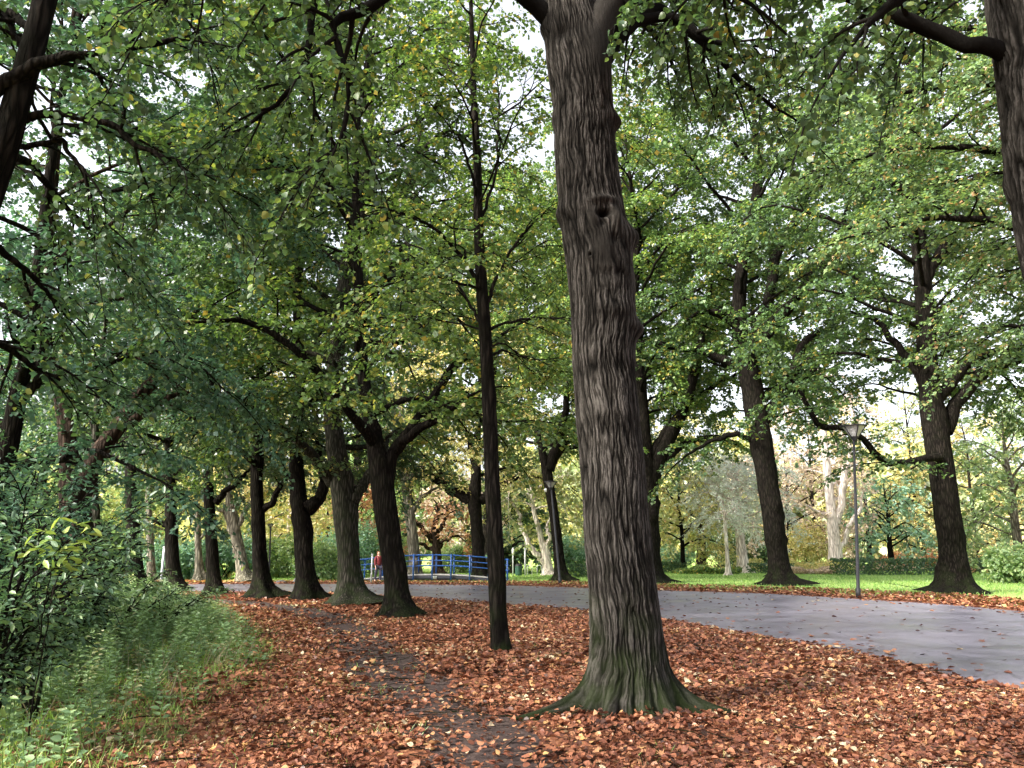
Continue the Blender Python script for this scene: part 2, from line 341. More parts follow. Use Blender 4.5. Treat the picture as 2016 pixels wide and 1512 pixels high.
M['darkmetal'] = plain('dark_metal', (.014, .014, .018), .6)
M['greymetal'] = plain('grey_metal', (.42, .44, .46), .4)
M['deck'] = plain('deck_boards', (.38, .36, .36), .7)
M['beam'] = plain('bridge_beam', (.012, .013, .022), .6)
M['white'] = plain('white_paint', (.75, .75, .73), .5)
M['lampglass'] = plain('lamp_glass', (.42, .42, .43), .25)
M['redjacket'] = plain('red_jacket', (.17, .02, .025), .8)
M['trousers'] = plain('dark_trousers', (.05, .045, .08), .8)
M['skin'] = plain('skin', (.55, .33, .25), .5)
M['hair'] = plain('reddish_hair', (.22, .07, .03), .6)
M['bin'] = plain('bin_green', (.02, .07, .05), .5)
M['stone'] = plain('dark_stone', (.07, .07, .08), .8)
M['carpaint'] = plain('car_dark_blue', (.02, .03, .06), .25)
M['tyre'] = plain('tyre_rubber', (.02, .02, .02), .8)
M['glass'] = plain('car_glass', (.05, .06, .07), .1)
M['panel'] = plain('grey_panel', (.5, .5, .52), .6)
M['redpost'] = plain('red_brown_post', (.28, .09, .07), .6)

# ------------------------------------------------------------------ ground, road, lawn
def grid_sheet(name, xs, ys, zf, mt):
    X, Y = np.meshgrid(xs, ys); V = np.stack([X, Y, zf(X, Y)], -1).reshape(-1, 3)
    nx, ny = len(xs), len(ys); j, i = np.meshgrid(np.arange(ny-1), np.arange(nx-1), indexing='ij'); b = (j*nx+i).ravel()
    return new_mesh(name, V, [np.stack([b, b+1, b+nx+1, b+nx], -1)], mt, smooth=True)
ys = np.concatenate([np.linspace(-150, 80, 12), np.linspace(85, 220, 28), [320, 600, 1200]])
tag(link('ground', grid_sheet('ground', np.linspace(-900, 900, 30), ys, lambda X, Y: rise(Y), M['ground'])), kind='structure')

near_edge = [(9, -14), (7.6, -4), (6.5, 3)] + [tuple(G(x, y)[:2]) for x, y in [(2016, 1365), (1700, 1290), (1500, 1255), (1310, 1222), (1156, 1202), (995, 1190), (804, 1176), (650, 1169), (500, 1167), (380, 1166)]] + [(-24, 31.5), (-45, 31), (-80, 28)]
far_edge = [(17.5, -16), (16.3, -4), (15, 10)] + [tuple(G(x, y)[:2]) for x, y in [(2016, 1205), (1850, 1190), (1688, 1180), (1500, 1169), (1310, 1163), (1156, 1158), (1000, 1153), (804, 1151), (650, 1150), (500, 1150), (300, 1151)]] + [(-34, 39.5), (-52, 39), (-85, 36)]
NE = smooth_path([(a, b, 0) for a, b in near_edge], 160); FE = smooth_path([(a, b, 0) for a, b in far_edge], 160)
rg = np.random.default_rng(3)
def strip(name, A, B, z, mt, cols=6, jag=.0):
    n = len(A); A = A.copy(); B = B.copy()
    if jag:
        A[:, :2] += rg.normal(0, jag, (n, 2)); B[:, :2] += rg.normal(0, jag, (n, 2))
    t = np.linspace(0, 1, cols)
    V = A[:, None]*(1-t)[None, :, None] + B[:, None]*t[None, :, None]; V[:, :, 2] = z + rise(V[:, :, 1])
    j, i = np.meshgrid(np.arange(n-1), np.arange(cols-1), indexing='ij'); b = (j*cols+i).ravel()
    return new_mesh(name, V.reshape(-1, 3), [np.stack([b, b+1, b+cols+1, b+cols], -1)], mt)
tag(link('road', strip('road', NE, FE, .012, M['road'], jag=.02)), kind='structure')
# lawn starts behind a strip of leaves on the far side
off = np.array([1.6, 1.5, 0])
LA = FE + np.interp(np.linspace(0, 1, 160), [0, .3, .55, 1], [2.2, 2.2, 1.6, 1.1])[:, None]*np.array([.55, .83, 0])
LB = LA.copy(); LB[:, 1] = 230; LB[:, 0] = LA[:, 0]*3.2 + 20
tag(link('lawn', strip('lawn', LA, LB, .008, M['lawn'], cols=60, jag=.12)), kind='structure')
lawn_y = lambda x: np.interp(x, LA[::-1, 0], LA[::-1, 1])

vb = np.array([G(x, y) for x, y in [(280, 1160), (380, 1172), (470, 1210), (540, 1280), (480, 1350), (360, 1430), (300, 1512)]])
VB = smooth_path(np.concatenate([vb, [[-2.2, 2, 0], [-2.5, -6, 0]]]), 120)
VBs = VB[np.argsort(VB[:, 1])]
verge_x = lambda y: np.interp(y, VBs[:, 1], VBs[:, 0])
VL = VB.copy(); VL[:, 0] -= 40
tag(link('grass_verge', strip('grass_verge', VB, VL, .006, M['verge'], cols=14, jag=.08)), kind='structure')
# trodden path
tp = [G(x, y) for x, y in [(330, 1176), (430, 1184), (560, 1196), (660, 1225), (735, 1290), (800, 1350), (880, 1410), (960, 1470), (1010, 1560)]]
tp = smooth_path(tp + [np.array([.6, 1, 0]), np.array([1, -5, 0])], 90)
wd = np.array([.62+.14*math.sin(i*.7)+.08*math.sin(i*1.9) for i in range(90)])
nd = np.gradient(tp, axis=0); nd = nz(np.stack([-nd[:, 1], nd[:, 0], nd[:, 0]*0], -1))
tag(link('trodden_path', strip('trodden_path', tp-nd*wd[:, None], tp+nd*wd[:, None], .005, M['trail'], cols=4, jag=.03)), kind='structure')
def trail_dist(xy):
    d = np.full(len(xy), 99.)
    for q in tp[::2]: d = np.minimum(d, np.hypot(xy[:, 0]-q[0], xy[:, 1]-q[1]))
    return d
def side_of(poly, xy):
    """signed: distance along y between point and curve, poly as x->y for the road"""
    o = np.argsort(poly[:, 0]); return xy[:, 1] - np.interp(xy[:, 0], poly[o, 0], poly[o, 1])
def in_road(xy, m=0.):
    a = NE[:, :2]; b = FE[:, :2][::-1]; pg = np.concatenate([a, b]); x, y = xy[:, 0], xy[:, 1]; ins = np.zeros(len(xy), bool)
    for i in range(len(pg)):
        x1, y1 = pg[i-1]; x2, y2 = pg[i]
        if y1 == y2: continue
        c = ((y1 > y) != (y2 > y)) & (x < (x2-x1)*(y-y1)/(y2-y1)+x1); ins ^= c
    return ins
def edge_dist(poly, xy):
    d = np.full(len(xy), 99.)
    for q in poly: d = np.minimum(d, np.hypot(xy[:, 0]-q[0], xy[:, 1]-q[1]))
    return d
def wedge(n, y0, y1, rng, half=.72):
    y = np.sqrt(rng.random(n)*(y1*y1-y0*y0)+y0*y0); x = (rng.random(n)*2-1)*half*y
    return np.stack([x, y], -1)

# tree list is needed for keeping leaves off trunks
rng = np.random.default_rng(11)
PT = []; SZ = []
for (n, y0, y1, s) in ((125000, 3.2, 9, .046), (150000, 9, 19, .066), (80000, 19, 34, .095)):
    q = wedge(n, y0, y1, rng)
    keep = ~in_road(q)
    beyond = side_of(FE, q) > 0
    vx = q[:, 0] - verge_x(q[:, 1])
    pr = np.where(vx < 0, np.clip(.42+vx*.24, .06, 1), np.clip(.45+vx*.5, .3, 1))
    pn = np.sin(q[:, 0]*1.7+np.sin(q[:, 1]*.9)*2.2)*np.sin(q[:, 1]*1.25+q[:, 0]*.5+1)+.5*np.sin(q[:, 0]*4.3+q[:, 1]*2.9); pr *= np.clip(.82-.42*pn, .3, 1)
    ba = np.hypot((q[:, 0]-1.3)*.8, q[:, 1]-7.0); pr *= np.clip(.45+(ba-.75)*1.2, .4, 1)
    td = trail_dist(q); td = td+.22*np.sin(q[:, 1]*3.1+q[:, 0]*2)*np.sin(q[:, 1]*5.3); pr *= np.clip((td-.34)/.55, .10, 1)
    keep &= (rng.random(n) < pr) & ~beyond
    q = q[keep]; PT.append(q); SZ.append(np.full(len(q), s)*(.5+.95*rng.random(len(q))**1.3))
q = np.concatenate(PT); s = np.concatenate(SZ); n = len(q)
pos = np.stack([q[:, 0], q[:, 1], .012+.03*rng.random(n)], -1)
a = rng.random(n)*2*pi; ax = np.stack([np.cos(a), np.sin(a), rng.normal(0, .22, n)], -1)
no = np.stack([rng.normal(0, .4, n), rng.normal(0, .4, n), np.ones(n)], -1)
nearm = (q[:, 1] < 9) & (rng.random(n) < .12)
tag(link('fallen_leaves', leaf_mesh('fallen_leaves', pos[nearm], ax[nearm], no[nearm], s[nearm]*1.2, MAPLE, M['litter'], rng, curl=1.6)),
    'larger lobed rust brown leaves among those around the big trunk', 'fallen leaves', kind='stuff')
fm = ~nearm
tag(link('fallen_leaves', leaf_mesh('fallen_leaves', pos[fm], ax[fm], no[fm], s[fm], LEAF, M['litter'], rng, curl=1.6)),
    'carpet of rust brown fallen leaves spread under the near row of trunks', 'fallen leaves', kind='stuff')
n = 3600; a = rng.random(n)*2*pi; u = rng.random(n)**.8; rr = .40+.5*u+.16*np.sin(a*5+1)*(1-u); cA = G(1235, 1402)
pos = np.stack([cA[0]+rr*np.cos(a), cA[1]+rr*np.sin(a), .02+.11*(1-u)**1.5*rng.random(n)], -1); t_ = rng.random(n)*2*pi
tag(link('fallen_leaves', leaf_mesh('fallen_leaves', pos, np.stack([np.cos(t_), np.sin(t_), rng.normal(0, .4, n)], -1), np.stack([rng.normal(0, .5, n), rng.normal(0, .5, n), np.ones(n)], -1), .04+.035*rng.random(n), LEAF, M['litter'], rng, curl=1.8)), 'drift of fallen leaves lying among the roots of the massive trunk', 'fallen leaves', kind='stuff')
n = 900; q_ = wedge(n, 3.4, 16, rng); q_ = q_[~in_road(q_)]; n = len(q_); g = Geo()
t_ = rng.random(n)*2*pi; L_ = .08+.22*rng.random(n); d_ = np.stack([np.cos(t_)*L_, np.sin(t_)*L_, np.zeros(n)], -1); c_ = np.stack([q_[:, 0], q_[:, 1], np.full(n, .045)], -1)
V, Fq = tubes(np.stack([c_-d_, c_+rng.normal(0, .012, (n, 3)), c_+d_], 1), np.stack([np.full(n, .004), np.full(n, .004), np.full(n, .002)], -1), 4); g.add(V, Fq)
tag(link('twigs', g.mesh('twigs', M['bark'])), 'thin dark twigs strewn over the leaf carpet', 'twigs', kind='stuff')
# leaves across the road and sparse ones on it
i = rng.integers(20, 150, 42000); t = rng.random(42000)**1.1
jit = rng.normal(0, .3, (42000, 2)); q = FE[i, :2]*(1-t[:, None]) + (LA[i, :2]+[2.4, 3.6])*t[:, None] + jit
q = q[~in_road(q)]; n = len(q); a = rng.random(n)*2*pi
lv = rng.random(n)
me = leaf_mesh('fallen_leaves', np.stack([q[:, 0], q[:, 1], .02+.03*rng.random(n)], -1), np.stack([np.cos(a), np.sin(a), rng.normal(0, .25, n)], -1),
               np.stack([rng.normal(0, .4, n), rng.normal(0, .4, n), np.ones(n)], -1), .11+.07*rng.random(n), KITE, M['litter'], rng, curl=1.5)
tag(link('fallen_leaves', me), 'strip of reddish fallen leaves along the far edge of the road', 'fallen leaves', kind='stuff')
q = wedge(60000, 8, 42, rng, .8); q = q[in_road(q)]
e = np.minimum(edge_dist(NE[20:140], q), edge_dist(FE[20:140], q)); q = q[rng.random(len(q)) < .035+.95*np.exp(-e/.35)]; n = len(q); a = rng.random(n)*2*pi
me = leaf_mesh('scattered_leaves', np.stack([q[:, 0], q[:, 1], np.full(n, .02)], -1), np.stack([np.cos(a), np.sin(a), rng.normal(0, .1, n)], -1),
               np.stack([rng.normal(0, .2, n), rng.normal(0, .2, n), np.ones(n)], -1), .07+.06*rng.random(n), LEAF, M['litter'], rng, curl=1.)
tag(link('scattered_leaves', me), 'thin scatter of brown leaves lying on the grey asphalt', 'fallen leaves', kind='stuff')
# grass
def blades(name, q, h, mt, rng, label, lean=.5, tmpl=BLADE, wide=1.):
    n = len(q); a = rng.random(n)*2*pi
    ax = np.stack([np.cos(a)*lean*rng.random(n), np.sin(a)*lean*rng.random(n), np.ones(n)], -1)
    no = np.stack([np.cos(a+1.5), np.sin(a+1.5), .1*np.ones(n)], -1)
    T = (tmpl[0]*np.array([wide, 1, 1]), tmpl[1])
    me = leaf_mesh(name, np.stack([q[:, 0], q[:, 1], rise(q[:, 1])], -1), ax, no, h, T, mt, rng)
    return tag(link(name, me), label, 'grass', kind='stuff')
q = wedge(190000, 3.2, 26, rng, .8); vx = q[:, 0]-verge_x(q[:, 1])
from_noise = np.sin(q[:, 0]*2.1+np.sin(q[:, 1]*1.3)*2)*np.sin(q[:, 1]*1.7+q[:, 0]*.6)
pr = np.where(vx < 0, .62+.4*from_noise, np.clip(.42*np.exp(-vx/.5)+(from_noise > .55)*.30*np.exp(-np.abs(vx-1)/5.), 0, 1))
q = q[(rng.random(len(q)) < pr) & ~in_road(q) & (trail_dist(q) > .35) & (side_of(FE, q) < 0)]
vx = q[:, 0]-verge_x(q[:, 1])
h = (.05+.07*rng.random(len(q)))*np.where(vx < 0, 1.+np.clip(-vx, 0, 1.2)*.6, .8)
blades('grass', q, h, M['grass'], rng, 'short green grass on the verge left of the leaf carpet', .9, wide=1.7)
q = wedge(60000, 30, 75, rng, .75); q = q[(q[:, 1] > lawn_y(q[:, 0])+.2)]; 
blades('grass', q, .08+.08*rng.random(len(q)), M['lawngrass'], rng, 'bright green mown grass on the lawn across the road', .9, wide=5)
q = wedge(9000, 6.0, 22, rng, .85); vx = q[:, 0]-verge_x(q[:, 1]); cl = np.sin(q[:, 0]*1.9+1)*np.sin(q[:, 1]*1.1+.4)
q = q[(vx < -.35) & (cl > -.25) & (rng.random(len(q)) < .6)]
blades('dry_grass', q, .25+.3*rng.random(len(q)), M['straw'], rng, 'pale dry grass stalks standing among the weeds', .9, wide=.5)

# ------------------------------------------------------------------ trees
def trunk_geo(ctrl, nt_, nz_, seed, lobes=5, flare=1.9, fh=.55, rough=.05, ridge=0., lobang=None, bumps=(), hi=False):
    """ctrl (m,4): x y z r, bottom to top. returns V, F, attr"""
    C = smooth_path(ctrl, nz_)
    z0 = C[0, 2]; rg = np.random.default_rng(seed)
    s = np.concatenate([[0], np.cumsum(np.linalg.norm(np.diff(C[:, :3], axis=0), axis=1))])
    T = nz(np.gradient(C[:, :3], axis=0)); A = nz(np.cross(np.broadcast_to([0., 1, 0], T.shape), T)); A = -A  # roughly +X? sign fixed below
    A = np.where((A[:, :1] < 0), -A, A); B = np.cross(T, A); B = np.where(B[:, 1:2] < 0, -B, B)
    th = np.arange(nt_)/nt_*2*pi
    TH, SS = np.meshgrid(th, s)
    r = np.repeat(C[:, 3:4], nt_, 1)
    hgt = np.maximum(C[:, 2]-z0, 0)[:, None]
    if lobang is None: lobang = [(2*pi*i/lobes + rg.normal(0, .25), .7+.6*rg.random(), .5) for i in range(lobes)]
    lob = np.zeros_like(TH)
    for a0, am, wdt in lobang:
        d = (TH-a0+pi) % (2*pi)-pi; lob = np.maximum(lob, am*np.exp(-(d/wdt)**2))
    fl = np.exp(-hgt/fh); fl2 = np.exp(-hgt/(fh*.42))
    r = r*(1 + (flare-1)*(.28*fl + (1.25 if nt_ > 100 else 1.75)*lob*fl2 + .2*lob*fl))
    u = TH/(2*pi)
    r = r*(1 + rough*perlin(u*4, SS*.9, 4, seed) + rough*.6*perlin(u*7, SS*2.3, 7, seed+1))
    at = np.full(TH.shape, .5)
    sm = np.zeros_like(TH); dr = np.zeros_like(TH); ndr = np.zeros_like(TH)
    for (a0, h0, wa, wh, am, smo) in bumps:
        d = ((TH-a0+pi) % (2*pi)-pi)/wa; e = (hgt-h0)/wh; g = np.exp(-(d*d+e*e)); dr += am*g; sm = np.maximum(sm, smo*g)
        if am < 0: ndr = np.minimum(ndr, am*g)
    if ridge:
        wu = .09*perlin(u*3, SS*.7, 3, seed+5) + .035*perlin(u*9, SS*3., 9, seed+6) + .012*perlin(u*30, SS*11., 30, seed+8)
        k1, k2 = 40, 84
        uu = u + wu*.35
        n1 = perlin((uu % 1)*k1, SS*1.5, k1, seed+2); n2 = perlin((uu % 1)*k2, SS*3.6, k2, seed+3); n3 = perlin((uu % 1)*150, SS*14, 150, seed+4) + .6*perlin((u % 1)*110, SS*60, 110, seed+7)
        rid = 1-np.exp(-np.abs(n1)*7.5); rid2 = 1-np.exp(-np.abs(n2)*4.5)
        hh = (.50*rid + .50*rid2*rid + .15*n3)
        hh = hh*(1-sm) + .55*sm
        dr = dr + ridge*(hh-.5)*(1-.45*np.exp(-hgt/.25)); at = np.clip(hh*.78, 0, 1)*np.clip(1+ndr*9, .2, 1)
    r = r + dr + np.exp(-hgt/.22)*.05*perlin(u*14, SS*5, 14, seed+9)*(nt_ > 100)
    V = C[:, None, :3] + r[:, :, None]*(A[:, None]*np.cos(TH)[:, :, None] + B[:, None]*np.sin(TH)[:, :, None])
    j, i = np.meshgrid(np.arange(nz_-1), np.arange(nt_), indexing='ij'); i2 = (i+1) % nt_
    Fq = np.stack([j*nt_+i, j*nt_+i2, (j+1)*nt_+i2, (j+1)*nt_+i], -1).reshape(-1, 4)
    return V.reshape(-1, 3), Fq, at.ravel(), C

def px_path(lst, d, z0=True):
    """[(x,y,w[,dd])] pixel path at depth d -> (m,4) x y z r"""
    out = []
    for k, e in enumerate(lst):
        dd = d + (e[3] if len(e) > 3 else 0); p = P(e[0], e[1], dd)
        out.append([*p, e[2]/2/F*np.linalg.norm(p-np.array([0, 0, CH]))])
    return np.array(out)

def grow(limbs, rng, sp2=.45, len2=1.6, sp3=.22, len3=.6, spl=.05, droop=.35, t0=.22, leafsz=.09, vary=.3, flat=.5):
    """limbs: list of (n,4). returns L2 tubes, L3 tubes and leaves"""
    B0, D, LN, R0 = [], [], [], []
    for C in limbs:
        L = np.concatenate([[0], np.cumsum(np.linalg.norm(np.diff(C[:, :3], axis=0), axis=1))]); tot = L[-1]
        n = max(3, int(tot*(1-t0)/sp2)); s = tot*(t0 + (1-t0)*(np.arange(n)+rng.random(n)*.8)/n); s = np.minimum(s, tot*.999)
        p = np.stack([np.interp(s, L, C[:, k]) for k in range(4)], -1)
        T = nz(np.stack([np.interp(s+.05*tot, L, C[:, k])-np.interp(s-.05*tot, L, C[:, k]) for k in range(3)], -1))
        sd = nz(np.cross(T, np.array([0, 0, 1.]))+rng.normal(0, .1, (n, 3))); alt = np.where(np.arange(n) % 2, 1., -1.)[:, None]
        rel = (s/tot)[:, None]
        d = nz(T*(.45+.6*rel) + sd*alt*(.95-.4*rel) + rng.normal(0, .28, (n, 3)) + np.array([0, 0, .12]))
        B0.append(p[:, :3]); D.append(d); LN.append(len2*(1.1-.55*rel[:, 0])*(1-vary+2*vary*rng.random(n))*min(1., .35+tot/4)); R0.append(np.minimum(p[:, 3]*.55, .03))
        # leader continuing the limb
        B0.append(C[-1:, :3]); D.append(nz(C[-1:, :3]-C[-4:-3, :3])); LN.append(np.array([len2*.8])); R0.append(C[-1:, 3])
    B0, D, LN, R0 = map(np.concatenate, (B0, D, LN, R0)); m = len(B0)
    ph = rng.random((m, 2))*6; wob = .05*LN
    sd2 = nz(np.cross(D, np.array([0, 0, 1.])+1e-3))
    def pos2(i, t):
        t = t[:, None]
        return B0[i] + D[i]*LN[i][:, None]*t - np.array([0, 0, 1.])*droop*(LN[i][:, None])*t*t + sd2[i]*(wob[i][:, None])*(np.sin(ph[i, :1]+t*5)-np.sin(ph[i, :1]))
    tt = np.linspace(0, 1, 6); I = np.repeat(np.arange(m), 6); P2 = pos2(I, np.tile(tt, m)).reshape(m, 6, 3)
    R2 = R0[:, None]*(1-.85*tt)[None] + .003
    V2, F2 = tubes(P2, R2, 5)
    n3 = np.maximum(2, (LN/sp3).astype(int)); I3 = np.repeat(np.arange(m), n3); N = len(I3)
    k = np.arange(N)-np.repeat(np.cumsum(n3)-n3, n3)
    t3 = .15+.85*(k+rng.random(N)*.7)/n3[I3]; t3 = np.minimum(t3, 1.)
    S3 = pos2(I3, t3); alt = np.where(k % 2, 1., -1.)[:, None]
    tg = nz(D[I3] - np.array([0, 0, 1.])*droop*2*t3[:, None])
    D3 = nz(tg*.65 + sd2[I3]*alt*.75*(1-.4*t3[:, None]) + rng.normal(0, .25, (N, 3)))
    L3 = len3*(1.1-.5*t3)*(.6+.8*rng.random(N))
    E3 = S3 + D3*L3[:, None]; M3 = (S3+E3)/2 + rng.normal(0, .03, (N, 3))*L3[:, None]; E3[:, 2] -= .16*L3
    V3, F3 = tubes(np.stack([S3, M3, E3], 1), np.stack([np.full(N, .006), np.full(N, .004), np.full(N, .002)], -1)*(1+leafsz*3), 3)
    nl = np.maximum(2, (L3/spl).astype(int)); IL = np.repeat(np.arange(N), nl); NL = len(IL)
    kl = np.arange(NL)-np.repeat(np.cumsum(nl)-nl, nl); tl = (.1+.9*(kl+rng.random(NL))/nl[IL])[:, None]
    pl = S3[IL]*(1-tl)+E3[IL]*tl + rng.normal(0, leafsz*.35, (NL, 3)); altl = np.where(kl % 2, 1., -1.)[:, None]
    s3 = nz(np.cross(D3, np.array([0, 0, 1.])+1e-3))
    axl = D3[IL]*.5 + s3[IL]*altl*.8 + rng.normal(0, .35, (NL, 3)) - np.array([0, 0, .35])
    no = np.array([0, 0, 1.]) + rng.normal(0, flat, (NL, 3))
    sz = leafsz*(.6+.7*rng.random(NL))
    return (V2, F2), (V3, F3), (pl, axl, no, sz)

def env_limbs(C, zc, Rm, nl, rng, up=.5, ztop=None, skip=None, droopend=.25, rmax=.11):
    """limbs filling a crown round the trunk curve C (n,4)"""
    out = []; zt = C[-1, 2] if ztop is None else ztop
    for i in range(nl):
        zr = (i+.5*rng.random())/nl; z = zc+(zt-zc)*.93*zr
        p = np.array([np.interp(z, C[:, 2], C[:, k]) for k in range(4)])
        a = i*2.39996+rng.normal(0, .3)
        if skip and skip(a, zr): continue
        rc = Rm*(math.sin(pi*min(1, .2+.78*zr))**.55)*(.75+.45*rng.random()); rs = up*(.4+1.1*zr)
        dxy = np.array([math.cos(a), math.sin(a), 0])
        p1 = p[:3]+dxy*rc*.3+np.array([0, 0, rc*.3*rs*1.6]); p2 = p[:3]+dxy*rc*.68+np.array([0, 0, rc*rs*.9]); p3 = p[:3]+dxy*rc+np.array([0, 0, rc*rs*.9-rc*droopend*(1-zr)])
        r0 = min(p[3]*.55, rmax)
        q = np.array([[*p[:3], r0], [*(p1+rng.normal(0, .18, 3)), r0*.75], [*(p2+rng.normal(0, .3, 3)), r0*.45], [*p3, r0*.16]])
        Q = smooth_path(q, 14); Q[1:, :3] += np.cumsum(rng.normal(0, .035, (13, 3)), 0)*(rc/5); out.append(Q)
    return out

def tree(name, label, cat, group, ctrl, seed, zc=5, Rm=5.5, nl=22, leafmat='green', bark='bark', leafsz=.13, custom=(), tmpl=KITE,
         gk=None, nt_=28, nz_=110, flare=1.9, fh=.5, lobes=6, rough=.07, up=.5, env=True, cust_gk=None, trunk_kw=None, droopend=.25, skip=None, rmax=.11):
    rng = np.random.default_rng(seed); base = ctrl[0, :3].copy()
    trunk_kw = dict(trunk_kw or {})
    if 'bumps' not in trunk_kw and nt_ >= 28:
        r1 = ctrl[1, 3]; trunk_kw['bumps'] = [(rng.random()*2*pi, .8+rng.random()*4.5, .35+.3*rng.random(), .1+.25*rng.random(), r1*(.1+.22*rng.random())*(1 if rng.random() < .8 else -.6), 0) for _ in range(7)]
        flare = flare*(.8+.4*rng.random()); fh = fh*(.75+.6*rng.random()); lobes = 4+int(4*rng.random())
    V, Fq, at, C = trunk_geo(ctrl, nt_, nz_, seed, lobes=lobes, flare=flare, fh=fh, rough=rough, **(trunk_kw or {}))
    g = Geo(); g.add(V, Fq, at)
    limbs = []
    for cl in custom:
        Q = smooth_path(cl, 26); Q[3:, :3] += np.cumsum(rng.normal(0, .012, (23, 3)), 0)*max(1, np.linalg.norm(cl[0, :3])/12); limbs.append(Q)
    el = env_limbs(C, zc, Rm, nl, rng, up=up, droopend=droopend, skip=skip, rmax=rmax) if env else []
    for kq, Q in enumerate(limbs):
        V, Fq = tubes(Q[None, :, :3], Q[None, :, 3], 14); g.add(V, Fq, .5 if (seed == 21 and kq == 0) else .17)
    if el:
        X = np.stack(el); V, Fq = tubes(X[:, :, :3], X[:, :, 3], 8); g.add(V, Fq, .5)
    kw = dict(leafsz=leafsz); kw.update(gk or {}); parts = []
    if el: parts.append(grow(el, rng, **kw))
    if limbs:
        k2 = dict(kw); k2.update(cust_gk or {}); parts.append(grow(limbs, rng, **k2))
    for a, b, _ in parts: g.add(a[0], a[1], .3); g.add(b[0], b[1], .3)
    t = thing(name, base, label, cat, group)
    link('trunk', g.mesh('trunk', M[bark], base, True), t)
    L = [np.concatenate([p[2][k] for p in parts]) for k in range(4)]
    link('crown', leaf_mesh('crown', L[0], L[1], L[2], L[3], tmpl, M[leafmat], rng, base), t)
    return t, len(L[0])

NL = 0
def T(*a, **k):
    global NL
    t, n = tree(*a, **k); NL += n; return t
gb = dict  # shorthand

def B(x, y, d, w): p = P(x, y, d); return [*p, w]

# --- A: the big foreground trunk
dA = G(1235, 1402)[1]
mainp = px_path([(1238, 1402, 144.8), (1236, 1330, 137.0), (1232, 1250, 129.3), (1224, 1150, 123.5), (1214, 1050, 122.6), (1208, 950, 121.6), (1200, 850, 120.6),
                 (1189, 720, 119.7), (1186, 600, 122.6), (1178, 500, 125.5), (1165, 410, 119.7), (1152, 300, 113.9), (1146, 200, 109.0), (1136, 100, 110.0), (1118, 0, 92.6),
                 (1100, -120, 75.3, .2), (1085, -300, 63.7, .4), (1080, -560, 48.2, .6), (1090, -1000, 28.9, .7)], dA)
mainp[0, 2] = 0
def hz(y): return P(1180, y, dA)[2]
FR = -pi/2   # angle facing the camera
bumpsA = [(FR+.20, hz(447), .17, .035, -.13, .7), (FR+.08, hz(462), .08, .05, -.05, .5), (FR+.20, hz(420), .42, .045, .06, .5), (FR+.52, hz(455), .14, .14, .085, .85), (FR-.16, hz(455), .12, .12, .035, .85),
          (FR+.40, hz(495), .10, .06, -.035, .5), (FR+.02, hz(510), .36, .20, .025, 1.), (FR-.38, hz(522), .13, .05, .035, .6), (FR-.38, hz(522), .05, .02, -.06, 0), (FR-.36, hz(480), .08, .05, -.02, .3),
          (-.05, hz(478), .5, .12, .11, .4), (.05, hz(243), .5, .085, .09, .4), (-.05, hz(650), .5, .09, .085, .2), (pi+.1, hz(418), .5, .10, .05, .2), (pi, hz(235), .4, .1, .02, .2),
          (FR+.2, hz(625), .6, .10, .04, .1), (FR+.1, hz(560), .5, .06, -.02, .1), (FR-.6, hz(92), .3, .10, -.05, .2), (FR+.55, hz(130), .55, .40, .05, .98), (pi, hz(50), .5, .1, .04, .3), (FR+.9, hz(900), .3, .1, .02, .2),
          (FR-.6, hz(1010), .4, .12, .02, .1), (0, hz(1080), .4, .15, .02, .1), (FR+.1, hz(1205), .3, .06, -.02, 0)]
lobA = [(pi+.30, 2.3, .2), (pi+.62, 1.2, .16), (FR-.50, .85, .15), (FR-.12, .5, .12), (FR+.22, .9, .17), (FR+.60, 1.25, .2), (-.42, 1.2, .14), (-.12, 2.1, .2), (.8, 1.1, .3), (1.9, 1.1, .3), (2.7, .9, .3)]
def lp(lst, d): return px_path(lst, d)
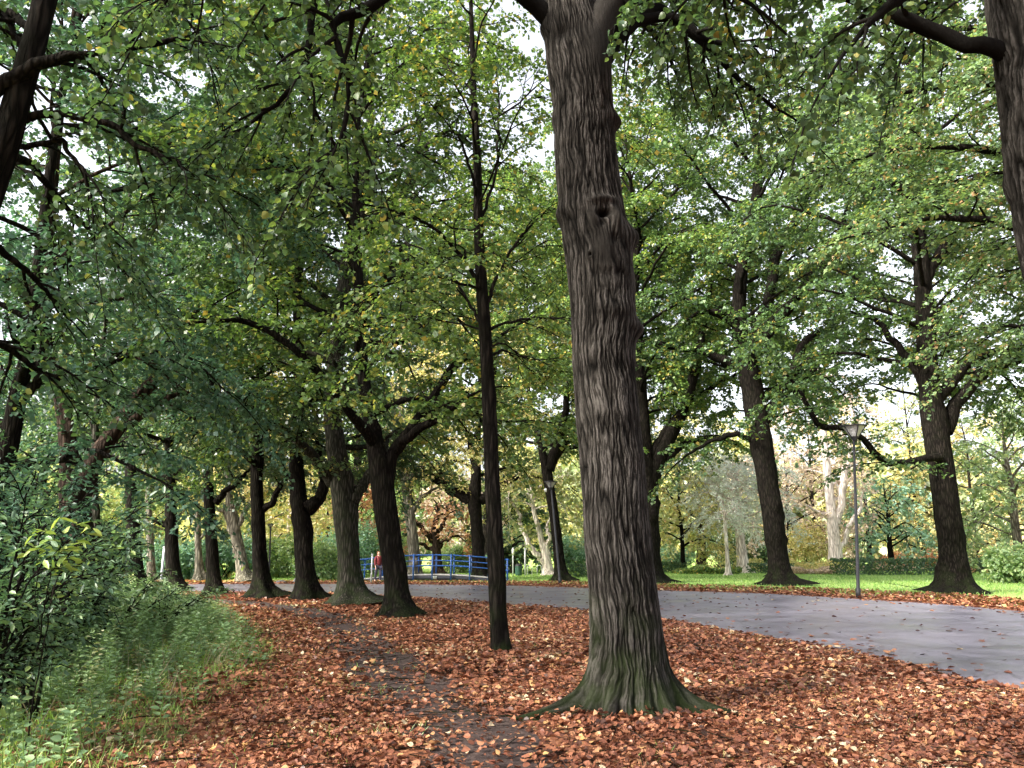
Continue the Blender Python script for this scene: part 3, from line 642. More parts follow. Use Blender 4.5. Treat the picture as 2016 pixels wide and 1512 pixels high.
custA = [lp([(1150, 130, 66), (1168, 70, 60), (1195, 10, 52), (1240, -60, 46, .3), (1330, -220, 36, .8), (1420, -420, 22, 1.3)], dA-.14),
         lp([(1175, 120, 54), (1200, 80, 50, .1), (1240, 20, 42, .3), (1290, -40, 34, .5), (1420, -160, 26, 1.), (1600, -260, 14, 1.5)], dA+.1),
         lp([(1195, 110, 30, .2), (1208, 85, 26, .2), (1250, 45, 20, .25), (1305, 32, 18, .3), (1345, 48, 15, .3), (1378, 76, 12, .3), (1450, 90, 6, .4), (1520, 95, 3, .5)], dA),
         lp([(1230, 40, 24, .2), (1300, 20, 20, .8), (1400, 90, 13, 1.8), (1500, 190, 8, 2.8), (1590, 250, 3, 3.4)], dA), lp([(1225, 30, 24, 0), (1290, -60, 20, -.6), (1400, -30, 12, -.9), (1500, 40, 5, -1.)], dA),
         lp([(1195, 60, 22, .4), (1235, 30, 15, 1.8), (1290, 90, 9, 3.6), (1340, 190, 3, 5)], dA), lp([(1200, 20, 22, .4), (1260, -60, 15, 2.2), (1340, 20, 9, 4.5), (1400, 120, 3, 6)], dA),
         lp([(1100, 60, 40, 0), (1068, 22, 34, -.1), (1030, -8, 30, -.2), (950, -70, 26, -.5), (840, -60, 24, -.8), (730, 0, 20, -.9), (655, 38, 16, -.9), (662, 95, 12, -.9), (676, 160, 10, -.9), (668, 225, 9, -.9), (648, 285, 7, -.9), (592, 330, 3, -.9)], dA),
         lp([(950, -70, 20, -.5), (800, -160, 18, -.4), (640, -40, 15, 0), (605, 120, 11, .2), (570, 190, 9, .2), (500, 250, 6, .3), (425, 315, 3, .3)], dA),
         lp([(1000, -40, 20, -.3), (850, -200, 18, -1.2), (600, -160, 14, -1.6), (400, -60, 8, -1.6), (330, 20, 3, -1.6)], dA),
         lp([(1085, 0, 26), (1060, -120, 22, .6), (900, -200, 18, 1.6), (750, -120, 10, 2.4), (640, 20, 4, 3)], dA),
         lp([(1105, -60, 26), (1200, -150, 22, 1.), (1330, -120, 16, 2.4), (1450, -30, 6, 3.4)], dA)]
tA = T('linden_tree', 'massive furrowed trunk with hollow knot and mossy roots beside the leaf path', 'tree', None, mainp, seed=21, zc=9, Rm=4, nl=10,
       leafmat='green', bark='mainbark', leafsz=.072, tmpl=LEAF, custom=custA, nt_=420, nz_=1500, flare=1.62, fh=.30, rough=.035,
       trunk_kw=dict(ridge=.027, lobang=lobA, bumps=bumpsA), gk=dict(spl=.06, sp2=.6), cust_gk=dict(t0=.45, len2=1.2, sp2=.2, sp3=.12, len3=.45, spl=.026, droop=.45))

# --- B: trunk on the right edge
dB = 6.6
pB = px_path([(2326, 1540, 135.8), (2296, 1300, 131.9), (2246, 1100, 128.0), (2186, 900, 124.2), (2138, 700, 121.2), (2108, 560, 120.3), (2088, 440, 118.3), (2066, 300, 116.4), (2050, 160, 114.5), (2030, 0, 116.4),
              (2016, -200, 97.0), (2016, -500, 67.9), (2026, -900, 34.9)], dB); pB[0, :3] = [pB[1, 0]+.12, dB, 0]
custB = [lp([(1985, 110, 28), (1940, 88, 26), (1900, 92, 25, .05), (1845, 70, 24, .1), (1760, 42, 23, .15), (1690, 15, 22, .2), (1600, -14, 18, .2), (1450, -40, 14, .2), (1330, -20, 5, .2)], dB),
         lp([(1990, -30, 40), (1900, -60, 32, -.3), (1800, -30, 22, -.5), (1700, 30, 10, -.6), (1640, 110, 4, -.6)], dB),
         lp([(1980, -100, 40), (1800, -200, 32, .6), (1600, -160, 20, 1.4), (1420, -40, 10, 2), (1330, 40, 4, 2.2)], dB),
         lp([(2010, 60, 30, .1), (1960, -20, 26, .8), (1880, -40, 16, 1.6), (1800, 60, 8, 2.2), (1760, 160, 3, 2.4)], dB)]
T('linden_tree', 'dark rough trunk cut by the edge beside the road with long limb overhead', 'tree', None, pB, seed=22, zc=8, Rm=4, nl=8, leafmat='green', bark='mainbark',
  leafsz=.072, tmpl=LEAF, custom=custB, nt_=280, nz_=800, flare=1.35, rough=.04, trunk_kw=dict(ridge=.036), gk=dict(spl=.07, sp2=.6), cust_gk=dict(t0=.3, len2=1., sp2=.2, sp3=.11, len3=.42, spl=.022, droop=.5))

# --- M: leaning tree at the left edge
dM = 7.5
pM = px_path([(-330, 1480, 90), (-260, 1200, 78), (-160, 800, 62), (-60, 480, 50), (12, 270, 42), (50, 140, 36), (88, 0, 32), (120, -160, 28), (150, -500, 18), (160, -900, 10)], dM); pM[0, 2] = 0
custM = [lp([(-40, 205, 28.1), (0, 168, 23.4), (60, 122, 20.3), (120, 108, 17.9, .05), (190, 95, 16.4, .1), (270, 72, 14.8, .15), (320, 68, 10.9, .2), (370, 55, 6.2, .3), (420, 60, 2.3, .3)], dM-.15),
         lp([(20, 245, 15.6), (50, 235, 14.0), (110, 228, 12.5), (190, 244, 10.9), (222, 248, 10.1), (240, 268, 9.4), (290, 290, 7.8), (345, 300, 6.2), (358, 318, 2.3)], dM+.1),
         lp([(20, 290, 10.9), (60, 285, 9.4, .3), (120, 283, 8.6, .3), (135, 310, 7.0, .3), (160, 345, 6.2, .3), (165, 375, 2.3, .3)], dM),
         lp([(85, 20, 14.0), (140, -40, 12.5, .6), (260, -40, 7.8, 1.2), (380, 60, 4.7, 1.8), (420, 180, 2.3, 2.)], dM),
         lp([(75, 60, 14.0), (0, 30, 10.9, .4), (-60, 80, 4.7, .8)], dM), lp([(60, 120, 10.9), (30, 60, 9.4, .2), (0, 20, 6.2, .3), (-60, 0, 3.1)], dM),
         lp([(0, 300, 17.2), (60, 330, 12.5, .8), (150, 420, 7.8, 1.6), (230, 500, 3.9, 2.2), (280, 560, 1.6, 2.6)], dM),
         lp([(-60, 480, 18.7), (0, 480, 12.5, .6), (80, 560, 7.0, 1.2), (150, 640, 2.3, 1.8)], dM),
         lp([(-120, 640, 18.7), (-20, 660, 12.5, .8), (80, 720, 7.0, 1.5), (170, 760, 2.3, 2.)], dM)]
T('linden_tree', 'slanting bare dark stem and limbs in the upper left corner', 'tree', None, pM, seed=23, zc=8, Rm=4, nl=8, leafmat='deep', bark='bark', leafsz=.072, tmpl=LEAF, custom=custM,
  nt_=60, nz_=200, flare=1.5, gk=dict(spl=.07), cust_gk=dict(t0=.25, len2=1.3, sp2=.2, sp3=.13, len3=.48, spl=.03, droop=.4))

# --- C: young slender tree
dC = G(985, 1284)[1]
pC = px_path([(987, 1284, 36.1), (980, 1200, 32.7), (974, 1050, 31.0), (967, 900, 29.2), (961, 760, 26.7), (955, 650, 24.9), (948, 560, 23.2), (942, 440, 18.9), (940, 330, 15.5), (934, 220, 12.9), (930, 100, 9.5), (925, -60, 5.2), (920, -200, 2.6)], dC); pC[0, 2] = 0
custC = [lp([(950, 575, 9.3), (905, 490, 7.4, -.3), (850, 435, 5.6, -.6), (770, 400, 4.3, -.9), (700, 385, 1.9, -1.1)], dC), lp([(957, 650, 7.4), (935, 620, 6.2, .2), (900, 560, 5.0, .4), (868, 500, 3.7, .6), (850, 440, 1.9, .8)], dC),
         lp([(958, 600, 8.1), (985, 545, 6.8), (1015, 490, 5.6, .1), (1050, 450, 5.0, .2), (1090, 415, 2.5, .3)], dC), lp([(962, 650, 6.8), (1000, 632, 5.6, -.3), (1060, 626, 5.0, -.6), (1130, 636, 2.5, -1.)], dC),
         lp([(943, 440, 7.4), (970, 370, 5.6, .3), (988, 290, 5.0, .4), (985, 240, 4.3, .5), (975, 150, 1.9, .6)], dC), lp([(941, 400, 6.8), (920, 340, 5.6, -.3), (890, 260, 3.7, -.6), (830, 200, 1.9, -1)], dC),
         lp([(950, 570, 6.2), (860, 545, 5.0, -.5), (760, 550, 3.7, -1), (690, 590, 1.9, -1.3)], dC), lp([(958, 700, 5.6), (1000, 690, 4.3, .6), (1050, 730, 1.9, 1.2)], dC)]
T('young_linden_tree', 'young tree with slim straight dark trunk left of the massive trunk', 'tree', None, pC, seed=24, zc=4.6, Rm=2.4, nl=16, leafmat='lime', rmax=.022, leafsz=.085, custom=custC, nt_=30, flare=1.25, fh=.2,
  rough=.05, tmpl=KITE, gk=dict(len2=1.1, sp2=.25, sp3=.14, len3=.5, spl=.03, droop=.3), cust_gk=dict(t0=.3, len2=1., sp2=.25, spl=.035))

# --- row along the near side
ROW = 'linden trees in a row along the near side of the path'
def rowtree(label, pts, seed, cust, Rm=5, zc=4.8, nl=24, mat_='green', bark='bark', H=22, d=None, leafsz=.13, g=ROW, name='linden_tree', up=.5, gk=None, **kw):
    d = d or G(pts[0][0], pts[0][1])[1]
    q = px_path(pts, d); q[0, 2] = 0
    top = q[-1]; ex = []
    if top[2] < H:
        for f in (.35, .7, 1.): ex.append([top[0]+.3*math.sin(seed*7+f*5), top[1]+.3*math.cos(seed*5+f*3), top[2]+(H-top[2])*f, max(top[3]*(1-.93*f), .02)])
    q = np.concatenate([q, ex]) if ex else q
    k0 = dict(len2=2.1, sp2=.42, sp3=.2, len3=.8, spl=.032, droop=.35); k0.update(gk or {})
    return T(name, label, 'tree', g, q, seed=seed, zc=zc, Rm=Rm, nl=nl, leafmat=mat_, bark=bark, leafsz=leafsz, custom=[lp(c, d) for c in cust], up=up, gk=k0, **kw)
rowtree('dark forked trunk with spreading roots left of the slim young tree', [(785, 1214, 46.5), (778, 1130, 43.6), (765, 1040, 43.6), (755, 970, 45.1), (748, 920, 42.2), (735, 860, 29.6), (722, 790, 25.3), (712, 700, 22.5), (706, 560, 18.3)], 31,
        [[(760, 960, 30), (775, 890, 24), (808, 845, 19), (845, 790, 18, .5), (895, 715, 16, 1), (945, 682, 12, 1), (1010, 640, 5, 1.4)], [(775, 890, 22), (815, 860, 18, -.5), (870, 815, 14, -1), (920, 780, 6, -1.5)],
         [(740, 880, 24), (690, 800, 18, -1), (600, 700, 14, -2), (500, 640, 12, -2.5), (420, 640, 6, -3)]], Rm=5, mat_='lime')
rowtree('grey-barked trunk with ridged moss, second in the row from the young tree', [(693, 1190, 45.4), (688, 1120, 41.3), (680, 1020, 42.7), (672, 950, 42.7), (662, 880, 35.8), (655, 800, 31.6), (668, 640, 28.9), (690, 480, 24.8), (722, 350, 19.3), (730, 200, 13.8)], 32,
        [[(695, 985, 26), (715, 955, 20), (745, 915, 18, .4), (765, 880, 10, .8)], [(655, 950, 26), (625, 910, 20, -.5), (560, 860, 12, -1.5), (520, 840, 5, -2)], [(690, 480, 26), (760, 420, 22, .3), (800, 370, 20, .6), (820, 280, 10, 1)]], bark='barkgrey', mat_='green')
rowtree('thick dark trunk with elbow limb near its waist, third from young tree', [(605, 1181, 37.0), (600, 1110, 32.5), (594, 1020, 33.6), (586, 960, 29.1), (584, 880, 24.6), (590, 800, 21.3), (590, 700, 19.0), (586, 600, 15.7)], 33,
        [[(605, 1000, 34), (625, 988, 24), (640, 962, 20), (638, 930, 18), (632, 900, 10)], [(590, 800, 18), (630, 770, 14), (680, 760, 6)], [(585, 880, 20), (540, 840, 14, -1), (480, 830, 8, -1.6)]], mat_='deep')
rowtree('straight dark trunk with pale lit edge, fourth from young tree', [(517, 1178, 30.1), (513, 1110, 25.4), (508, 1020, 23.8), (505, 940, 22.1), (507, 860, 20.6), (512, 760, 17.5), (515, 640, 14.2)], 34,
        [[(515, 1005, 14), (540, 985, 12), (566, 958, 9), (590, 930, 4)], [(507, 920, 12), (470, 890, 9, -1), (430, 880, 4, -2)]], mat_='green')
rowtree('dark trunk with knobbly bark and limb rising right, fifth from young tree', [(422, 1171, 24.8), (419, 1110, 21.5), (414, 1030, 19.9), (411, 960, 17.4), (410, 880, 16.6), (415, 780, 14.1)], 35,
        [[(424, 990, 14), (450, 965, 11), (486, 938, 8), (505, 915, 4)]], mat_='deep')
rowtree('dark slightly curved trunk at the leaf carpet end, sixth from young tree', [(345, 1165, 28), (340, 1110, 23), (337, 1040, 21), (336, 960, 18), (335, 860, 15)], 36, [[(337, 1035, 10), (315, 1030, 8), (295, 1028, 3)]], mat_='deep')
rowtree('reddish dark trunk rising behind the bramble patch', [(267, 1158, 30), (264, 1100, 25), (262, 1030, 23), (258, 940, 20), (250, 850, 16)], 37, [[(270, 1060, 7), (290, 1040, 5), (310, 1020, 2)]], mat_='deep')
rowtree('broad brown trunk forking into two leaning stems behind the left shrubs', [(165, 1180, 64), (160, 1100, 52), (150, 1020, 48), (146, 960, 46), (135, 880, 28), (120, 780, 24), (90, 640, 18)], 38,
        [[(158, 975, 36), (185, 915, 30), (230, 850, 28, .3), (290, 775, 24, .6), (350, 700, 20, .9), (368, 640, 12, 1.2)], [(240, 840, 18), (300, 800, 14, .2), (350, 770, 6, .4)]], Rm=4.6, zc=5.5, mat_='blue', bark='barkbrown', d=19, g='trees at the edge of the wood')
rowtree('thin grey trunk just right of the broad brown forked trunk', [(192, 1165, 20), (190, 1100, 17), (188, 1030, 15), (186, 930, 12)], 39, [], Rm=3.2, zc=4.5, H=15, nl=14, mat_='deep', bark='barkgrey', d=26, g='trees at the edge of the wood')
# woods on the far left
rowtree('dark leafy tree behind the left shrubs, half out of frame', [(-20, 1180, 40), (-10, 1000, 34), (20, 860, 30), (40, 760, 26), (60, 650, 20)], 40, [[(35, 800, 18), (85, 730, 14), (95, 640, 6)]], Rm=4.5, zc=3.2, mat_='blue', d=16, g='trees at the edge of the wood', up=.35)

# --- far side of the road
FAR = 'linden trees on the far side of the path'
gkf = dict(len2=2.4, sp2=.5, sp3=.26, len3=1., spl=.045, droop=.35)
rowtree('dark curved trunk with spreading limbs left of the tall lamp', [(1540, 1152, 41.0), (1532, 1100, 36.1), (1522, 1020, 37.7), (1510, 940, 39.4), (1500, 880, 41.0), (1488, 810, 41.0), (1472, 720, 37.7), (1455, 640, 27.9), (1462, 520, 23.0), (1490, 380, 18.0)], 51,
        [[(1500, 830, 26), (1530, 795, 20), (1555, 730, 20), (1575, 680, 16), (1608, 648, 6)], [(1508, 815, 18), (1560, 780, 12), (1605, 720, 10), (1632, 672, 4)],
         [(1455, 725, 22), (1425, 705, 18), (1360, 685, 14), (1270, 680, 10), (1230, 690, 4)], [(1480, 690, 26), (1520, 640, 22), (1580, 560, 18), (1618, 520, 14), (1650, 440, 6)],
         [(1480, 680, 26), (1510, 600, 22), (1530, 480, 18), (1560, 420, 14), (1600, 350, 8)], [(1462, 650, 20), (1430, 620, 14), (1370, 620, 8), (1330, 640, 4)],
         [(1495, 880, 14), (1470, 862, 11), (1430, 855, 10), (1370, 880, 6), (1330, 910, 3)]], Rm=7.5, zc=10.2, H=31, nl=26, mat_='green', leafsz=.19, g=FAR, gk=gkf, flare=1.7)
rowtree('stout dark trunk right of the tall lamp with limb sweeping right', [(1882, 1168, 51.8), (1878, 1110, 42.7), (1868, 1020, 39.7), (1856, 940, 39.7), (1846, 870, 41.2), (1838, 815, 41.2), (1828, 740, 33.5), (1822, 620, 30.5), (1812, 500, 25.9), (1800, 380, 21.3), (1790, 250, 16.8)], 52,
        [[(1860, 850, 26), (1885, 800, 22), (1920, 755, 20), (1960, 722, 18), (2016, 708, 16), (2090, 700, 8)], [(1840, 790, 24), (1880, 745, 18), (1940, 705, 14), (2010, 682, 10), (2060, 660, 4)],
         [(1835, 780, 18), (1790, 700, 14), (1740, 640, 10), (1690, 620, 5)], [(1850, 900, 14, -.5), (1780, 905, 12, -1.), (1730, 900, 12, -1.5), (1680, 845, 10, -2), (1620, 840, 10, -2.5), (1600, 810, 9, -2.8), (1580, 765, 6, -3)],
         [(1815, 560, 22), (1870, 480, 16), (1930, 440, 8)], [(1808, 440, 20), (1760, 360, 14), (1700, 330, 6)]], Rm=7.5, zc=8.4, H=27, nl=29, mat_='green', leafsz=.17, g=FAR, gk=gkf, flare=1.7)
rowtree('dark trunk half hidden behind the massive trunk with limbs fanning right', [(1272, 1147, 59.4), (1272, 1080, 54.0), (1270, 1000, 48.6), (1272, 950, 41.4), (1270, 880, 27.0), (1262, 760, 21.6), (1250, 600, 16.2)], 53,
        [[(1278, 960, 34), (1300, 900, 28), (1340, 820, 22), (1368, 740, 18), (1384, 655, 12), (1400, 560, 5)], [(1310, 905, 18), (1350, 875, 14), (1400, 862, 12), (1450, 868, 9), (1490, 885, 4)],
         [(1280, 900, 18), (1310, 850, 14), (1370, 790, 12), (1450, 740, 6)], [(1260, 940, 20), (1220, 860, 14), (1180, 780, 8)]], Rm=7.5, zc=9.5, H=30, nl=30, mat_='lime', leafsz=.18, g=FAR, gk=gkf)
rowtree('dark trunk with a high fork behind the small lamp', [(1105, 1145, 23.8), (1100, 1090, 20.2), (1090, 1010, 19.0), (1080, 950, 20.2), (1074, 915, 19.0), (1060, 860, 10.7), (1045, 800, 8.3), (1035, 700, 6.0)], 54,
        [[(1080, 925, 24), (1095, 875, 18), (1112, 820, 14), (1120, 720, 6)], [(1085, 915, 16), (1110, 895, 13), (1150, 885, 6)]], Rm=6.5, zc=7.5, H=27, nl=28, mat_='lime', leafsz=.18, g=FAR, gk=gkf)
rowtree('low-branching dark trunk with wide arms in front of the bridge end', [(945, 1143, 30.4), (942, 1090, 24.6), (938, 1030, 23.1), (934, 985, 27.4), (938, 930, 18.7), (940, 870, 13.0), (945, 760, 8.7)], 55,
        [[(925, 985, 24), (900, 962, 20), (865, 938, 16), (830, 920, 8)], [(915, 970, 16), (890, 945, 12), (866, 918, 6)], [(945, 985, 22), (985, 965, 16), (1005, 945, 14), (1045, 930, 6)], [(935, 940, 14), (925, 890, 10), (910, 830, 5)]],
        Rm=5.5, zc=6, H=21, nl=22, mat_='gold', leafsz=.17, g=FAR, gk=gkf)
rowtree('slim greenish grey trunk standing before the blue bridge', [(818, 1142, 26), (815, 1090, 22), (808, 1020, 20), (800, 960, 18), (796, 900, 15), (790, 820, 10)], 56,
        [[(812, 1005, 12), (835, 985, 9), (860, 965, 4)], [(800, 950, 12), (820, 925, 9), (840, 900, 4)]], Rm=4.5, zc=6, H=18, nl=18, mat_='lime', bark='barkash', leafsz=.17, g=FAR, gk=gkf)
rowtree('pale grey pollarded trunk leaning left across the road', [(482, 1146, 26), (474, 1100, 21), (464, 1050, 20), (456, 1012, 22), (452, 990, 14)], 57,
        [[(450, 1015, 8), (435, 1000, 6), (425, 985, 3)], [(470, 1035, 11), (480, 1010, 9), (492, 985, 6), (500, 960, 3)], [(458, 1005, 9), (465, 980, 7), (468, 940, 3)], [(462, 1000, 9), (480, 980, 7), (505, 975, 3)]],
        Rm=4.2, zc=7, H=15, nl=12, mat_='gold', bark='barkash', leafsz=.17, g=FAR, gk=gkf)
rowtree('pale straight trunk left of the grey pollarded trunk', [(394, 1145, 16), (391, 1090, 12), (389, 1030, 11), (388, 960, 9)], 58, [[(392, 1065, 5), (402, 1052, 4), (412, 1048, 2)]], Rm=3.6, zc=6.5, H=15, nl=14, mat_='olive', bark='barkash', leafsz=.18, g=FAR, gk=gkf)
rowtree('pale trunk with grey pole just right of it, far left', [(298, 1147, 16), (297, 1100, 13), (295, 1040, 11), (293, 960, 8)], 59, [], Rm=3.6, zc=6.5, H=14, nl=14, mat_='deep', bark='barkash', leafsz=.18, g=FAR, gk=gkf)

gk2 = dict(len2=2.6, sp2=.55, sp3=.3, len3=1.1, spl=.05, droop=.35)
rowtree('leafy tree whose long layered branches reach in from the right edge above the lawn', [(2330, 1215, 70), (2320, 1100, 60), (2310, 900, 52), (2300, 700, 44), (2290, 500, 36), (2280, 300, 28)], 71,
        [[(2300, 640, 26), (2180, 520, 20, -.5), (2020, 440, 14, -1), (1850, 420, 9, -1.5), (1700, 450, 4, -2)], [(2295, 560, 26), (2150, 380, 20, .5), (1980, 300, 14, .8), (1800, 290, 9, 1), (1640, 330, 4, 1)],
         [(2290, 460, 24), (2160, 260, 18, -.6), (1980, 180, 12, -1), (1780, 190, 8, -1.5), (1600, 240, 4, -2)], [(2285, 400, 22), (2180, 160, 16, 1), (2020, 60, 12, 1.5), (1850, 60, 6, 2)],
         [(2310, 760, 22), (2200, 680, 16), (2080, 640, 11), (1960, 650, 6)]], Rm=6, zc=7, H=20, nl=26, mat_='olive2', leafsz=.12, g=FAR, d=21, cust_gk=dict(t0=.25, len2=2.4, sp2=.3, sp3=.18, droop=.2))
for i_, (x_, d_, H_, R_, lab_) in enumerate([(1262, 52, 33, 7.5, 'very tall tree whose crown shows high up right of the massive trunk'), (1528, 56, 27, 7.5, 'tall tree directly behind the dark curved trunk left of the lamp'),
        (1190, 64, 33, 8, 'very tall tree directly behind the massive trunk'), (1874, 50, 32, 8, 'very tall tree behind the stout dark trunk at right'), (966, 62, 32, 8, 'tall tree behind the slim young tree crown'), (690, 60, 32, 9, 'tall tree far behind the grey-barked trunk')]):
    b_ = P(x_, 1140, d_); q_ = np.array([[b_[0]+.3*math.sin(k+i_), d_, H_*f, .42*(1-.92*f)] for k, f in enumerate((0, .1, .3, .5, .75, 1))])
    T('tall_tree', lab_, 'tree', 'tall trees behind the far row', q_, seed=80+i_, zc=11, Rm=R_, nl=34, leafmat=('green', 'lime', 'green', 'green', 'lime', 'deep')[i_], leafsz=.24, gk=dict(len2=2.7, sp2=.6, sp3=.33, len3=1.2, spl=.05, droop=.35), nt_=16, nz_=60)
for i_, (x_, y_, lab_) in enumerate([(-9, -3, 'linden tree left of the viewpoint, its trunk out of the picture'), (-4.5, -8, 'linden tree behind the viewpoint on the leaf carpet'), (-14, 6, 'linden tree of the wood edge left of the picture')]):  # out-of-frame trees, added to keep direct sun off the foreground
    q_ = np.array([[x_+.2*math.sin(k+i_), y_, 19*f, .36*(1-.9*f)] for k, f in enumerate((0, .1, .3, .5, .75, 1))])
    T('linden_tree', lab_, 'tree', 'trees round the viewpoint', q_, seed=90+i_, zc=5.5, Rm=5, nl=26, leafmat='green', leafsz=.2, gk=dict(len2=2.2, sp2=.5, sp3=.28, len3=.9, spl=.05, droop=.35), nt_=24, nz_=60)
# ------------------------------------------------------------------ trees beyond the lawn
def fartree(name, label, x, by, d, H, Rm, kind, bark, seed, wpx=18, zc=None, nl=20, leafsz=.32, g='trees beyond the lawn', lean=0., stems=None, dens=1., droopend=.6, up=.45, cat='tree', path=None):
    z = float(rise(d)); b = P(x, by, d); b[2] = z
    rb = wpx/2/F*d
    if path is not None: q = px_path(path, d); q[0, 2] = z
    else:
        rr = random.Random(seed)
        q = np.array([[b[0]+lean*f*H+rr.uniform(-.25, .25)*f, d, z+H*f, max(rb*(1-.9*f), .03)] for f in (0, .12, .3, .5, .75, 1)])
    cu = [lp(c, d) for c in (stems or [])]
    k = dict(len2=2.3, sp2=.75/dens, sp3=.42, len3=1.1, spl=.085, droop=.4)
    return T(name, label, cat, g, q, seed=seed, zc=z+(H*.2 if zc is None else zc), Rm=Rm, nl=nl, leafmat=kind, bark=bark, leafsz=leafsz, custom=cu, gk=k, nt_=14, nz_=40, flare=1.5, droopend=droopend, up=up)
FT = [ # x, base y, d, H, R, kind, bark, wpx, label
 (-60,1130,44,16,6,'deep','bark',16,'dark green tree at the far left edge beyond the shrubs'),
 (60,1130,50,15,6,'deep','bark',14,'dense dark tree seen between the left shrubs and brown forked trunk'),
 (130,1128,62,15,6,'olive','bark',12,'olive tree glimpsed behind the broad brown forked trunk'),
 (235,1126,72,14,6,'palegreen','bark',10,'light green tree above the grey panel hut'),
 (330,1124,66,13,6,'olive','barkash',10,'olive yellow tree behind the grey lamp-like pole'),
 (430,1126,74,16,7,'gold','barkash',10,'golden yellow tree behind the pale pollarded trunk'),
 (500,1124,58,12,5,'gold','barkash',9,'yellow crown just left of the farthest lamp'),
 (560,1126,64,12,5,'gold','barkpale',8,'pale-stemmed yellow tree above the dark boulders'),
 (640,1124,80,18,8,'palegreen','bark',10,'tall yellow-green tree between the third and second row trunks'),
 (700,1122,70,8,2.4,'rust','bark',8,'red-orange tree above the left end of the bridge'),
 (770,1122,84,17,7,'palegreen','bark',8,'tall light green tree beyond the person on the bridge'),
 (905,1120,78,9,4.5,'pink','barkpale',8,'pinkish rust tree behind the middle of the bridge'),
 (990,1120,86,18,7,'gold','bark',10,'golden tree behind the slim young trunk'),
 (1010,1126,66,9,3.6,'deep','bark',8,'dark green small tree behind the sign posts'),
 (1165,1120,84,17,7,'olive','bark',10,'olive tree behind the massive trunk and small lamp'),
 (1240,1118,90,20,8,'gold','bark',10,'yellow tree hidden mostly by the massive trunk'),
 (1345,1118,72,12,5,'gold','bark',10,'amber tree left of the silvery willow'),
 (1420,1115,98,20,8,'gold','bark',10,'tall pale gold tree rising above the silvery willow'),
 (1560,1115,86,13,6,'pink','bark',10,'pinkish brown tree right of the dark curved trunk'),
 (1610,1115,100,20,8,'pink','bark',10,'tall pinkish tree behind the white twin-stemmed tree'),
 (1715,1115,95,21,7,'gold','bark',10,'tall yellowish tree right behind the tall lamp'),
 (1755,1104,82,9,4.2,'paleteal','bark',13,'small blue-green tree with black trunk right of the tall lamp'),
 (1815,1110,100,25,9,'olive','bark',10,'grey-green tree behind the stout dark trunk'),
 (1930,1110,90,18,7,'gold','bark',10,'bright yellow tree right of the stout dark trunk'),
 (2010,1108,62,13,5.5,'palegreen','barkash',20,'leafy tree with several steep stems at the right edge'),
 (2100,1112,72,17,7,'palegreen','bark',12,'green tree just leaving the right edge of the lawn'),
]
q = np.concatenate([FE[rng.integers(85, 150, 9000), :2]+np.stack([rng.normal(0, .4, 9000), 1.2+rng.gamma(2., .9, 9000)], -1)]); n = len(q); a = rng.random(n)*2*pi
tag(link('yellow_leaves', leaf_mesh('yellow_leaves', np.stack([q[:, 0], q[:, 1], .03+.05*rng.random(n)], -1), np.stack([np.cos(a), np.sin(a), rng.normal(0, .25, n)], -1), np.stack([rng.normal(0, .4, n), rng.normal(0, .4, n), np.ones(n)], -1), .13+.08*rng.random(n), KITE, M['litteryellow'], rng, curl=1.2)), 'yellow fallen leaves on the grass before the blue bridge', 'fallen leaves', kind='stuff')
for i, (x, by, d, H, Rm, kd, bk, wp, lab) in enumerate(FT):
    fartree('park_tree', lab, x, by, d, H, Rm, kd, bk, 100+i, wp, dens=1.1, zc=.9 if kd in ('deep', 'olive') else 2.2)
fartree('plane_tree', 'pale mottled plane tree leaning left beside the bicycle stands', 1078, 1130, 62, 13, 5, 'olive', 'barkpale', 140, zc=5, nl=9,
        path=[(1080, 1132, 20), (1076, 1100, 16), (1068, 1070, 12), (1060, 1040, 10), (1050, 1000, 8), (1045, 950, 6)],
        stems=[[(1072, 1108, 13), (1055, 1085, 11), (1043, 1060, 10), (1034, 1035, 9), (1025, 1010, 6)], [(1078, 1100, 10), (1088, 1060, 7), (1092, 1020, 4)]], g=None)
fartree('pollarded_tree', 'brown heavily cut tree with stubby limbs behind the bridge', 862, 1128, 66, 9, 3, 'rust', 'barkbrown', 141, zc=5.5, nl=4, dens=.35,
        path=[(862, 1130, 20), (860, 1090, 17), (858, 1060, 15), (856, 1035, 13), (862, 1012, 8)],
        stems=[[(858, 1070, 11), (840, 1048, 10), (830, 1030, 8)], [(862, 1080, 9), (885, 1062, 6), (902, 1050, 3)], [(856, 1085, 8), (835, 1070, 6), (822, 1050, 3)], [(860, 1050, 9), (872, 1025, 7), (872, 1012, 6)]], g=None)
fartree('white_barked_tree', 'white-pink twin-stemmed tree behind the low hedge left of the lamp', 1645, 1106, 78, 16, 4.5, 'pink', 'barkpale', 142, zc=7.5, nl=8, dens=.7,
        path=[(1645, 1108, 26), (1642, 1060, 21), (1636, 1000, 17), (1630, 940, 14), (1624, 880, 12), (1618, 800, 9), (1610, 720, 6)],
        stems=[[(1645, 1030, 15), (1656, 990, 13), (1662, 930, 12), (1668, 870, 9), (1672, 800, 6)], [(1652, 1080, 10), (1672, 1045, 8), (1688, 1010, 6), (1692, 980, 3)],
               [(1638, 1030, 6), (1610, 1012, 5), (1580, 1000, 3)], [(1640, 990, 5), (1655, 950, 5), (1660, 925, 3)]], g=None)
fartree('willow_tree', 'silvery grey-green willow with thick whitish trunk on the lawn', 1462, 1117, 70, 10, 4.6, 'silver', 'barkpale', 143, zc=3.8, nl=34, leafsz=.2, dens=1.9, wpx=24, g=None, up=.4, droopend=.25)
fartree('park_tree', 'short thick brown trunk under the left side of the willow', 1381, 1106, 80, 9, 3.6, 'olive', 'barkbrown', 144, zc=3.6, nl=14, wpx=22)
